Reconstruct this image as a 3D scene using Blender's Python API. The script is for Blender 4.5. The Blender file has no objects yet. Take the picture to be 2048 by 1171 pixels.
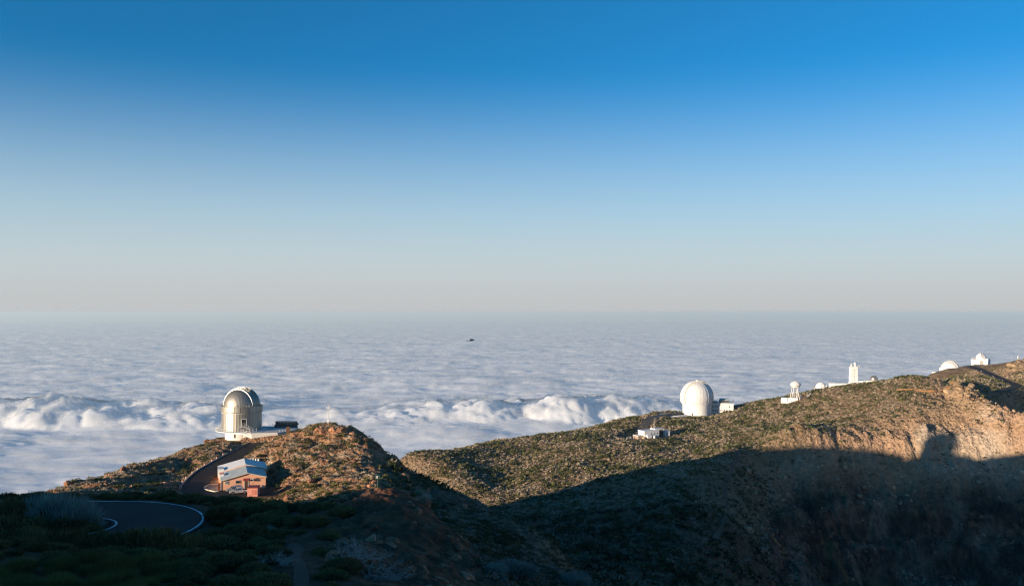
import bpy, bmesh, math, random
import numpy as np
from mathutils import Vector, Matrix
random.seed(11); RNG = np.random.default_rng(7)
SC = bpy.context.scene
COL = SC.collection

# ---------------------------------------------------------------- camera
cam = bpy.data.cameras.new('camera'); camo = bpy.data.objects.new('camera', cam); COL.objects.link(camo)
cam.sensor_width = 36.0; cam.lens = 1820.0/2048.0*36.0
cam.clip_start = 0.5; cam.clip_end = 400000.0
camo.location = (0, 0, 0); camo.rotation_euler = (math.radians(90.0)+math.atan(39.5/1820.0), 0, 0)
SC.camera = camo
# ---------------------------------------------------------------- sky
SUN_ROT, SUN_ELEV = 54.6+180.0, math.degrees(math.atan(0.1107))
W = bpy.data.worlds.new('World'); SC.world = W; W.use_nodes = True
nt = W.node_tree; nt.nodes.clear()
sky = nt.nodes.new('ShaderNodeTexSky'); sky.sky_type = 'NISHITA'; sky.sun_disc = False
sky.sun_elevation = math.radians(SUN_ELEV); sky.sun_rotation = math.radians(SUN_ROT)
sky.altitude = 2400; sky.air_density = 1.0; sky.dust_density = 1.0; sky.ozone_density = 4.0
# pale dust layer that thickens towards the horizon, the same all the way round
geo = nt.nodes.new('ShaderNodeNewGeometry'); sep = nt.nodes.new('ShaderNodeSeparateXYZ')
nt.links.new(geo.outputs['Incoming'], sep.inputs[0])
neg = nt.nodes.new('ShaderNodeMath'); neg.operation = 'MULTIPLY'; neg.inputs[1].default_value = -1.0
nt.links.new(sep.outputs['Z'], neg.inputs[0])
mr = nt.nodes.new('ShaderNodeMapRange'); mr.interpolation_type = 'SMOOTHSTEP'; mr.inputs['From Min'].default_value = 0.0; mr.inputs['From Max'].default_value = 0.27
mr.inputs['To Min'].default_value = 1.0; mr.inputs['To Max'].default_value = 0.0
nt.links.new(neg.outputs[0], mr.inputs['Value'])
rm = nt.nodes.new('ShaderNodeMapRange'); rm.inputs['From Min'].default_value = 0.0; rm.inputs['From Max'].default_value = 0.11
nt.links.new(neg.outputs[0], rm.inputs['Value'])
hc_ = nt.nodes.new('ShaderNodeValToRGB'); el = hc_.color_ramp.elements
el[0].position = 0.0; el[0].color = (.675, .675, .68, 1); el[1].position = 1.0; el[1].color = (.74, .85, .88, 1)
e2 = el.new(.5); e2.color = (.74, .80, .82, 1)
nt.links.new(rm.outputs[0], hc_.inputs[0])
hv = nt.nodes.new('ShaderNodeVectorMath'); hv.operation = 'SCALE'; hv.inputs['Scale'].default_value = 4.0; nt.links.new(hc_.outputs[0], hv.inputs[0])
mx = nt.nodes.new('ShaderNodeMix'); mx.data_type = 'RGBA'
nt.links.new(hv.outputs[0], mx.inputs['B'])
nt.links.new(mr.outputs[0], mx.inputs['Factor']); # colour balance of the picture: the blue of the clear sky leans to cyan
cb = nt.nodes.new('ShaderNodeMix'); cb.data_type = 'RGBA'; cb.blend_type = 'MULTIPLY'; cb.inputs['Factor'].default_value = 1.0; cb.inputs['B'].default_value = (.24, .97, 1.0, 1)
nt.links.new(sky.outputs[0], cb.inputs['A']); nt.links.new(cb.outputs['Result'], mx.inputs['A'])
bg = nt.nodes.new('ShaderNodeBackground'); bg.inputs['Strength'].default_value = 0.114
nt.links.new(mx.outputs['Result'], bg.inputs['Color'])
wo = nt.nodes.new('ShaderNodeOutputWorld'); nt.links.new(bg.outputs[0], wo.inputs['Surface'])
# ---------------------------------------------------------------- sun
sl = bpy.data.lights.new('sun', 'SUN'); so = bpy.data.objects.new('sun', sl); COL.objects.link(so)
sl.energy = 5.0; sl.angle = math.radians(0.53); sl.color = (1.0, 0.80, 0.58)
_a = math.radians(54.6)
so.rotation_euler = Vector((math.sin(_a), math.cos(_a), -0.1107)).to_track_quat('-Z', 'Y').to_euler()
# ---------------------------------------------------------------- exposure
SC.view_settings.view_transform = 'Standard'; SC.view_settings.look = 'None'
SC.view_settings.exposure = 0.80; SC.view_settings.gamma = 1.0; SC.view_settings.use_curve_mapping = False
SC.cycles.use_denoising = True; SC.cycles.filter_width = 1.2
SC.cycles.max_bounces = 6; SC.cycles.diffuse_bounces = 3; SC.cycles.volume_bounces = 0
# ---------------------------------------------------------------- ground model
# world: camera stands at the origin, looks along +Y, z = 0 is eye level, metres
F_PX, CX, EYE_Y = 1820.0, 1024.0, 625.0
def P(px, py, Y):
    return ((px-CX)/F_PX*Y, Y, (EYE_Y-py)/F_PX*Y)

def _hash(ix, iy, seed):
    h = ix*np.uint32(374761393) + iy*np.uint32(668265263) + np.uint32((seed*2147483647) & 0xffffffff)
    h = (h ^ (h >> np.uint32(13)))*np.uint32(1274126177)
    return h ^ (h >> np.uint32(16))
_COS = np.cos(np.arange(1024)*(2*math.pi/1024)); _SIN = np.sin(np.arange(1024)*(2*math.pi/1024))
def pnoise(x, y, seed=0):
    """gradient noise in [-1, 1]"""
    x = np.asarray(x, float); y = np.asarray(y, float)
    ix = np.floor(x); iy = np.floor(y); fx = x-ix; fy = y-iy
    jx = ix.astype(np.int64).astype(np.uint32); jy = iy.astype(np.int64).astype(np.uint32)
    u = fx*fx*fx*(fx*(fx*6-15)+10); v = fy*fy*fy*(fy*(fy*6-15)+10)
    def g(dx, dy):
        a = _hash(jx+dx, jy+dy, seed) >> np.uint32(22)
        return _COS[a]*(fx-dx) + _SIN[a]*(fy-dy)
    a = g(0, 0); b = g(1, 0); c = g(0, 1); d = g(1, 1)
    return 1.5*((a+(b-a)*u) + ((c+(d-c)*u)-(a+(b-a)*u))*v)
def fbm(x, y, octs=5, seed=0, gain=.5, lac=2.03):
    s = 0; a = 1.0; n = 0
    for o in range(octs):
        s = s + a*pnoise(x, y, seed+o); n += a; a *= gain
        x = x*lac+13.7; y = y*lac+5.1
    return s/n
def ridged(x, y, octs=4, seed=0, gain=.55):
    s = 0; a = 1.0; n = 0
    for o in range(octs):
        s = s + a*(1-2*np.abs(pnoise(x, y, seed+o))); n += a; a *= gain
        x = x*2.03+13.7; y = y*2.03+5.1
    return s/n
def sstep(a, b, x):
    t = np.clip((x-a)/(b-a), 0, 1); return t*t*(3-2*t)

# sun: light travels along U (horizontal) and falls SUN_T metres per metre
SUN_AZ = math.radians(54.6); SUN_T = 0.1107
UX, UY = math.sin(SUN_AZ), math.cos(SUN_AZ); VX, VY = math.cos(SUN_AZ), -math.sin(SUN_AZ)

# skyline and surface points: (column, row, distance) in the survey frame
VIS = [
 # far right knoll and its road, crag
 (1860,747,900),(1880,742,930),(1905,736,935),(1940,731,930),(1980,729,925),(2010,724,880),(2048,717,840),(2110,705,830),
 (1900,757,800),(1960,752,830),(2000,748,800),(2040,745,770),(2100,735,740),
 (1950,735,880),(1985,750,800),(2015,763,745),(2035,770,720),(1935,775,720),(2010,779,700),
 (1890,766,760),(1930,764,770),
 # near knoll of the rear hill (its right end drops to a notch)
 (1560,797,760),(1600,787,748),(1640,779,738),(1680,773,730),(1720,767,715),(1760,760,700),(1800,753,690),(1840,750,680),(1872,757,672),(1900,772,664),(1925,790,655),
 (1465,816,790),(1500,808,785),(1530,801,775),
 (1600,815,690),(1700,800,670),(1800,790,650),(1860,790,648),
 (1600,850,645),(1700,845,632),(1800,838,622),(1880,820,625),
 (1500,850,670),(1500,880,620),(1560,890,602),(1640,890,602),(1720,893,604),(1800,893,604),(1870,870,606),
 # spur of crags running down to the right from the notch, dark gully behind it
 (1950,830,618),(1990,862,600),(2048,890,585),(2110,920,570),
 (1970,810,690),(2020,800,700),(2048,815,690),(2048,850,660),(2110,830,690),
 # caldera headwall
 (1560,960,590),(1640,970,588),(1720,970,592),(1800,960,592),(1900,940,590),(2000,950,580),(2048,960,575),(2110,970,570),
 (1560,1060,545),(1640,1060,560),(1720,1060,570),(1820,1060,572),(1920,1060,566),(2048,1060,555),(2110,1060,550),
 (1620,1171,520),(1720,1171,540),(1820,1171,545),(1920,1171,545),(2048,1171,530),
 # rear hill crest, left half
 (798,917,620),(840,909,628),(880,903,640),(960,887,660),(1040,873,680),(1100,866,690),(1180,853,710),(1260,836,735),(1300,827,765),(1340,822,785),
 # apron and pads
 (1340,832,740),(1300,845,705),(1285,862,680),(1300,874,655),(1345,870,665),(1270,873,660),(1390,829,745),(1450,820,760),
 # rear hill face
 (870,935,588),(950,930,602),(1050,905,632),(1150,890,630),(1230,885,640),(1400,860,680),
 (900,965,553),(1000,965,560),(1100,940,570),(1200,930,580),(1300,905,605),(1400,895,620),
 (970,1000,522),(1000,1015,508),(1100,990,522),(1200,960,540),(1300,935,560),(1400,915,594),(1480,900,590),
 (1040,1045,440),(1120,1040,445),(1200,1030,440),(1300,1010,465),(1400,985,500),(1455,965,530),(1480,930,570),
 (1130,1085,370),(1200,1090,370),(1300,1080,385),(1400,1060,410),(1455,1035,450),(1440,1055,425),(1395,1090,380),
 (1220,1130,320),(1300,1140,315),(1380,1140,330),(1450,1110,385),(1500,1080,430),
 (1200,1171,262),(1300,1171,290),(1400,1171,315),(1480,1171,370),(1540,1171,450),(1500,1010,530),
 # hill with the silver dome: skyline
 (88,986,233),(120,974,242),(150,965,253),(220,945,278),(320,920,307),(400,891,323),(445,873,329),
 # its slope down to the road
 (130,990,225),(200,985,232),(300,975,244),(380,975,252),(250,965,253),(330,950,274),(400,920,292),(450,890,312),(355,968,255),(455,884,320),(475,885,316),(495,882,317),(508,884,313),
 # right hand rocky hill
 (565,880,313),(585,875,317),(605,867,317),(618,860,316),(650,853,310),(690,852,302),(712,860,298),(740,880,296),(770,898,292),(800,930,285),(850,965,274),(900,984,262),(960,1008,246),(990,1022,238),(1050,1052,226),(1110,1088,214),
 (560,905,282),(600,890,285),(640,880,288),(570,930,266),(545,960,258),(600,930,264),(650,910,272),(700,890,280),(735,905,272),
 (560,990,240),(600,965,246),(660,940,252),(720,930,254),(780,950,250),
 (520,1005,236),(560,1010,228),(620,1003,222),(680,975,226),(740,962,226),(800,975,226),(860,1000,222),(930,1020,220),
 (900,1040,200),(980,1060,200),(1060,1090,198),(960,1100,172),(1060,1130,172),(1130,1150,180),
 # foreground
 (20,996,125),(120,996,122),(200,994,121),(300,997,120),(380,1000,124),(440,1010,128),(500,1018,132),(560,1024,132),(610,1030,128),
 (480,1080,98),(540,1100,88),(430,1110,84),(330,1110,82),(230,1110,81),(120,1100,82),(20,1080,86),
 (620,1070,92),(600,1110,80),(604,1171,66),(450,1160,68),(250,1171,64),(100,1171,64),(-60,1171,64),
 # foreground outcrop
 (660,1010,112),(700,992,113),(745,984,112),(790,977,110),(820,984,108),(848,1005,106),(880,1040,102),(910,1075,98),(935,1110,93),(985,1150,88),(1030,1185,84),
 (700,1050,96),(760,1060,94),(830,1090,90),(700,1110,80),(780,1120,80),(860,1140,82),(680,1171,67),(780,1171,68),(880,1171,74),
]
# hidden ground: (column, distance, z)
HID = [
 # behind the left hill
 (88,262,-66),(150,283,-66),(220,308,-68),(320,338,-70),(400,356,-70),(420,378,-66),(100,300,-110),(300,380,-120),(480,380,-60),(480,440,-110),
 (580,345,-52),(560,400,-90),(690,325,-48),(720,350,-70),(800,320,-75),(860,330,-90),(700,420,-118),(560,480,-140),(850,420,-125),
 # valley between the two hills, west side
 (930,330,-88),(950,390,-104),(1000,330,-88),(1060,290,-80),(1100,250,-72),(1150,250,-74),(880,480,-122),(780,520,-150),(800,585,-122),(700,600,-190),
 # north side of the rear hill
 (798,680,-150),(880,700,-125),(960,730,-125),(1040,750,-122),(1180,790,-118),(1260,810,-115),(1330,850,-125),(1400,850,-125),(1500,850,-115),(1600,820,-105),(1700,790,-95),(1780,770,-90),(1830,770,-82),(1870,780,-75),
 (1860,1000,-85),(1940,1010,-80),(2048,960,-75),(1900,1150,-150),(1500,1000,-190),(1200,950,-190),(900,850,-220),
 (1700,950,-140),(1000,1200,-320),(1500,1300,-330),(2000,1400,-300),(500,1000,-330),
 (2400,700,-80),(2400,560,-120),(2400,850,-70),(2700,600,-120),(2700,900,-100),
 # behind the foreground shoulder and outcrop
 (120,150,-35),(300,155,-36),(480,160,-38),(60,185,-44),(300,182,-43),(420,195,-43),(480,205,-46),(600,165,-37),(560,190,-44),
 (745,128,-27),(800,128,-28),(745,150,-33),(860,125,-31),(900,140,-37),(640,150,-35),(680,180,-39),(780,190,-42),(950,120,-36),(1010,110,-35),(1060,150,-47),
 # ground below the frame, down from the camera
 (1024,8,-2.6),(1024,30,-11),(1024,60,-22.5),(1200,60,-23),(1400,100,-38),(1250,150,-50),(1150,120,-41),(1200,210,-69),(1300,230,-76),(1400,240,-80),(1500,300,-108),(1600,400,-150),
 (1700,150,-58),(1800,300,-118),(2048,400,-160),(1800,430,-165),(2048,100,-40),(2300,200,-75),
 (600,40,-14),(300,40,-15),(0,40,-15),(780,50,-18),(1650,480,-160),(1800,490,-172),(2000,490,-172),
 # hairpin pad
 (200,96,-24),(100,104,-23.8),(0,104,-23.8),(300,104,-24),(380,112,-24),(100,88,-24),(0,88,-24),(-100,100,-24),
]
# unseen ridge added west of the camera to cast the shadow edges: (s, height of the shadow plane at u = 0)
CREST_U = -75.0
CREST = [(-470,-90),(-440,-84),(-421,-73),(-417,-64),(-413,-54),(-408,-46),(-401,-40),(-393,-34.5),(-378,-31),(-351,-29.5),(-338,-31),(-334.5,-50),(-290,-52),(-260,-47),(-248,-43),(-233,-40),(-226,-39),(-216,-37),(-209,-34.5),(-205,-33),(-200,-31),(-190,-26),(-150,-17),(-118,-16),(-96,-15.7),(-90,-15.2),(-85,-14),(-60,-8),(0,4),(60,8)]
SHADE = CREST
EXTRA = [(0,-4,-1.9),(6,-2,-1.9),(-6,-2,-1.8),(30,-30,-6),(80,-30,-25),(120,20,-40),(-20,-150,-60),(150,-100,-90),(-150,-180,-110),(-420,-40,-120),(-450,150,-150),(-420,330,-190),(-280,420,-190),(-600,600,-300),(200,-300,-250),(400,0,-220),(450,200,-190),(0,-500,-330),(-700,0,-330),(800,300,-250)]

def _pts():
    L = [P(*a) for a in VIS]
    L += [((px-CX)/F_PX*Y, Y, z) for px, Y, z in HID]
    for s, h in ((-470,-92),(-421,-72),(-402,-48),(-383,-38),(-358,-36),(-344,-40),(-315,-52),(-275,-51),(-245,-44),(-219,-39),(-190,-28),(-150,-19),(-110,-17),(-60,-9),(0,3),(60,7)):
        for du, dz in ((0, -7), (-45, -24), (40, -13)):
            u = CREST_U+du
            L.append((UX*u+VX*s, UY*u+VY*s, h - SUN_T*CREST_U + dz))
    L += EXTRA
    return np.array(L, float)
def _polar(x, y):
    th = np.arctan2(x, y)                       # 0 ahead, + right
    th = np.where(th > 2.6, th-2*math.pi, th)   # the cut lies behind right
    return th, np.log(np.maximum(np.hypot(x, y), 3.0))
class TPS:
    def __init__(self, p, lam=2e-5):
        t, l = _polar(p[:, 0], p[:, 1]); self.c = np.stack([t, l], 1)
        q = p[:, 2]/np.maximum(np.hypot(p[:, 0], p[:, 1]), 3.0)
        n = len(p); A = np.zeros((n+3, n+3))
        A[:n, :n] = self.k(self.c, self.c)+lam*np.eye(n)
        A[:n, n] = 1; A[:n, n+1:] = self.c; A[n, :n] = 1; A[n+1:, :n] = self.c.T
        self.w = np.linalg.solve(A, np.concatenate([q, np.zeros(3)]))
    def k(self, a, b):
        d2 = (a[:, None, 0]-b[None, :, 0])**2 + (a[:, None, 1]-b[None, :, 1])**2
        return .5*d2*np.log(d2+1e-12)
    def __call__(self, x, y):
        sh = np.shape(x); x = np.ravel(x); y = np.ravel(y)
        t, l = _polar(x, y); r = np.maximum(np.hypot(x, y), 3.0)
        out = np.empty(len(x)); n = len(self.c)
        for i in range(0, len(x), 20000):
            j = slice(i, i+20000); c = np.stack([t[j], l[j]], 1)
            out[j] = (self.k(c, self.c) @ self.w[:n] + self.w[n] + c @ self.w[n+1:])*r[j]
        return out.reshape(sh)
_tps_exact = TPS(_pts())
# the spline is smooth: tabulate z/r over (theta, ln r) and read it bicubically
T0, T1, TN, L0, L1, LN = -3.72, 2.62, 530, 1.05, 7.45, 320
_tt = np.linspace(T0, T1, TN); _ll = np.linspace(L0, L1, LN)
_TT, _LL = np.meshgrid(_tt, _ll); _RR = np.exp(_LL)
_tab = _tps_exact(np.sin(_TT)*_RR, np.cos(_TT)*_RR)/np.maximum(_RR, 3.0)
def _tps(x, y):
    t, l = _polar(x, y); t = np.where(t < T0+.03, T0+.03, t)
    i = np.clip((t-T0)/(T1-T0)*(TN-1), 1, TN-2.001); j = np.clip((l-L0)/(L1-L0)*(LN-1), 1, LN-2.001)
    i0 = i.astype(np.int32); j0 = j.astype(np.int32); a = i-i0; b = j-j0
    def w(f): return (-.5*f+f*f-.5*f**3, 1-2.5*f*f+1.5*f**3, .5*f+2*f*f-1.5*f**3, -.5*f*f+.5*f**3)
    wa, wb = w(a), w(b); flat = _tab.ravel(); out = 0
    for m in range(4):
        row = (j0-1+m)*TN+i0-1
        out = out + wb[m]*sum(wa[n]*flat[row+n] for n in range(4))
    return out*np.maximum(np.hypot(x, y), 3.0)

# ---- flat pieces cut into the ground: polylines (x, y, z, half width, blend)
def _road(pts): return [P(*p) for p in pts]
PAD_Z = P(0, 978, 247)[2]
TERR_Z = P(0, 857, 330)[2]                       # floor of the terrace by the silver dome
HAIR_Z, HAIR_C, HAIR_RI, HAIR_RO = -23.5, (-48.2, 100.6), 4.2, 13.6
def resample(pts, step):
    pts = np.array(pts, float); n = len(pts)
    out = []
    for i in range(n-1):                          # Catmull-Rom
        p0 = pts[max(i-1, 0)]; p1 = pts[i]; p2 = pts[i+1]; p3 = pts[min(i+2, n-1)]
        m = max(2, int(np.hypot(*(p2-p1)[:2])/step))
        for t in np.arange(m)/m:
            out.append(.5*((2*p1)+(p2-p0)*t+(2*p0-5*p1+4*p2-p3)*t*t+(3*p1-p0-3*p2+p3)*t**3))
    out.append(pts[-1]); return np.array(out)
ROAD_UP = resample([(P(548,872,326)[0], 326, TERR_Z-.9), P(520,884,318), P(488,901,305), P(452,921,287), P(422,939,273), P(402,957,262), P(394,971,252.5), (P(405,985,243)[0], 243, PAD_Z-.1), (P(440,992,239)[0], 239.5, PAD_Z-.1), (P(478,995,239)[0], 239.5, PAD_Z-.1), (P(505,995,241)[0], 241.5, PAD_Z-.1)], 1.5)
ROAD_REAR = resample([P(1255,880,668), P(1278,866,683), P(1288,850,700), P(1297,838,716), P(1320,830,738), P(1350,825.5,752), P(1375,823,762)], 4)
ROAD_RIGHT = resample([P(1930,731,905), P(1950,735,880), P(1985,750,800), P(2015,763,745), P(2032,770,720), P(2020,776,705), P(1990,783,690)], 4)
def polyline_dist(x, y, pl):
    """distance to a polyline and the z of its nearest point"""
    d = np.full(np.shape(x), 1e9); z = np.zeros(np.shape(x))
    for p in pl:
        e = np.hypot(x-p[0], y-p[1]); m = e < d
        d = np.where(m, e, d); z = np.where(m, p[2], z)
    return d, z
BLD_O = P(445, 978, 247); BLD_A = math.radians(18.5)
def bld(lx, ly):
    return (BLD_O[0]+lx*math.cos(BLD_A)-ly*math.sin(BLD_A), BLD_O[1]+lx*math.sin(BLD_A)+ly*math.cos(BLD_A))
NOT_C = (P(485, 857, 330)[0], 330.0)
WHT_C = (P(1393, 828, 757)[0], 757.0); WHT_Z = P(0, 829.5, 748)[2]
def flatten(x, y, z):
    def blend(z, d, w, b, tz):
        k = 1-sstep(w, w+b, d); return z+(tz-z)*k
    near = (y > 200) & (y < 360) & (x < -40) & (x > -170)
    if np.any(near):
        xx, yy, zz = x[near], y[near], z[near]
        d, rz = polyline_dist(xx, yy, ROAD_UP); zz = blend(zz, d, 3.4, 4.5, rz-.12)
        # yard + building footprint, in the building's frame
        dx = xx-BLD_O[0]; dy = yy-BLD_O[1]; c, s = math.cos(BLD_A), math.sin(BLD_A)
        lx = dx*c+dy*s; ly = -dx*s+dy*c
        d = np.hypot(np.maximum(np.maximum(-3-lx, lx-12.6), 0), np.maximum(np.maximum(-12-ly, ly-25), 0))
        zz = blend(zz, d, .4, 5.5, PAD_Z-.12)
        d = np.hypot(xx-NOT_C[0], yy-NOT_C[1]); d = np.where(xx > NOT_C[0]+3.5, 99, d); zz = blend(zz, d, 8.5, 6, TERR_Z-3.3)
        # terrace beside the dome
        d = np.hypot(np.maximum(np.maximum(NOT_C[0]+5-xx, xx-NOT_C[0]-19), 0), np.maximum(np.maximum(322-yy, yy-341), 0))
        zz = blend(zz, d, .3, 4, TERR_Z-1.0)
        z = z.copy(); z[near] = zz
    hp = (y > 75) & (y < 130) & (x < -28) & (x > -140)
    if np.any(hp):
        xx, yy, zz = x[hp], y[hp], z[hp]
        dx = xx-HAIR_C[0]; dy = yy-HAIR_C[1]
        rr = np.where(dx > 0, np.hypot(dx, dy), np.abs(dy))
        d = np.maximum(np.maximum(HAIR_RI-rr, rr-HAIR_RO), 0)
        zz = blend(zz, d, .8, 4, HAIR_Z-.12)
        z = z.copy(); z[hp] = zz
    far = (y > 600) & (x > 50)
    if np.any(far):
        xx, yy, zz = x[far], y[far], z[far]
        d, rz = polyline_dist(xx, yy, ROAD_REAR); zz = blend(zz, d, 4, 7, rz-.15)
        d, rz = polyline_dist(xx, yy, ROAD_RIGHT); zz = blend(zz, d, 4, 8, rz-.15)
        d = np.hypot(np.maximum(np.maximum(WHT_C[0]-31-xx, xx-WHT_C[0]-13), 0), np.maximum(np.maximum(738-yy, yy-778), 0))
        zz = blend(zz, d, .5, 9, WHT_Z-.2)
        z = z.copy(); z[far] = zz
    return z

def gauss(x, y, cx, cy, r): return np.exp(-((x-cx)**2+(y-cy)**2)/(r*r))
def rockiness(x, y):
    """0 bushy soil .. 1 bare rock, from where the place shows crags"""
    px = CX+F_PX*x/np.maximum(y, 20)
    out = sstep(640, 680, px)*(1-sstep(900, 980, px))*sstep(60, 80, y)*(1-sstep(112, 125, y))      # outcrop
    k = (.45+.35*sstep(480, 560, px))*(1-sstep(330, 350, y))*sstep(190, 215, y)*(1-sstep(800, 950, px))                         # dome hill
    out = np.maximum(out, k)
    pl = np.array([P(1925,790,655), P(1950,830,618), P(1990,862,600), P(2048,890,585), P(2110,920,570)])
    m = (x > 230) & (y > 500) & (y < 720)
    if np.any(m):
        d = np.full(np.shape(x), 1e9); d[m] = polyline_dist(x[m], y[m], resample(pl, 6))[0]
        out = np.maximum(out, 1.0*(1-sstep(18, 38, d)))                                               # spur
    out = np.maximum(out, sstep(1500, 1600, px-130*sstep(585, 600, y))*sstep(470, 500, y)*(1-sstep(615, 640, y)))            # headwall
    c = P(2030, 740, 800); out = np.maximum(out, 1-sstep(22, 50, np.hypot(x-c[0], (y-c[1])*.8)))      # crag
    return out
def ground(x, y, detail=True):
    x = np.asarray(x, float); y = np.asarray(y, float)
    z = _tps(x, y)
    if detail:
        r = np.hypot(x, y); rk = rockiness(x, y)
        amp = np.clip(r/500, .12, 1.3)
        z = z + amp*(1.6*fbm(x/38, y/38, 3, 3) + .75*fbm(x/9, y/9, 3, 9))
        # crags: blocky ledges
        w = fbm(x/14, y/14, 2, 31)*5
        blk = ridged((x+w)/11, (y-w)/11, 4, 21)+.7*ridged((x*.8-y*.6+w)/34, (x*.6+y*.8)/13, 3, 27)*sstep(150, 200, y)*(1-sstep(340, 380, y))
        blk = blk-.45-.3*sstep(150, 200, y)*(1-sstep(340, 380, y))
        z = z + rk*(np.clip(r/260, .6, 1.6)*1.7*blk + .6*np.clip(r/260, .6, 1.5)*(ridged(x/3.3, y/3.3, 3, 41)-.45))
        # headwall gullies
        px = CX+F_PX*x/np.maximum(y, 20)
        hw = sstep(1500, 1600, px)*sstep(470, 510, y)*(1-sstep(600, 625, y))
        z = z + hw*(10*ridged(x/34+.4*fbm(y/30, x/30, 2, 5), y/170, 4, 51) + 4.5*ridged(x/13+y/60, y/26, 3, 61)) + hw*2.2*np.sin(z/3.6+2*fbm(x/40, y/40, 3, 71))
        # spur of crags
        pl = resample(np.array([P(1930,796,650), P(1950,826,622), P(1990,858,602), P(2048,888,585), P(2110,918,570)]), 5)
        m = (x > 230) & (y > 500) & (y < 720)
        if np.any(m):
            xm, ym = x[m], y[m]; d, _ = polyline_dist(xm, ym, pl); z = z.copy()
            z[m] += 9.5*(1-sstep(3, 15, d+5*fbm(xm/9, ym/9, 3, 81)))*(.55+.7*ridged(xm/10, ym/10, 3, 91))
        # big crag at the far right
        c = P(2034, 745, 800)
        z = z + 9*np.maximum(0, 1-np.hypot((x-c[0])/17, (y-c[1])/20)+.25*fbm(x/7, y/7, 3, 95))*(.75+.4*ridged(x/6, y/6, 3, 97))
        # unseen western ridge, raised to cast shade on foreground and rear hill
    s = x*VX+y*VY; u = x*UX+y*UY
    top = np.interp(s, CREST_S, CREST_H) - SUN_T*CREST_U - .5*np.sqrt((u-CREST_U)**2+4)+1
    z = np.where((s > CREST_S[0]) & (s < CREST_S[-1]), np.maximum(z, top), z)
    return flatten(x, y, np.maximum(z, -400))
CREST_S = np.array([a[0] for a in SHADE], float); CREST_H = np.array([a[1] for a in SHADE], float)
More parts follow.
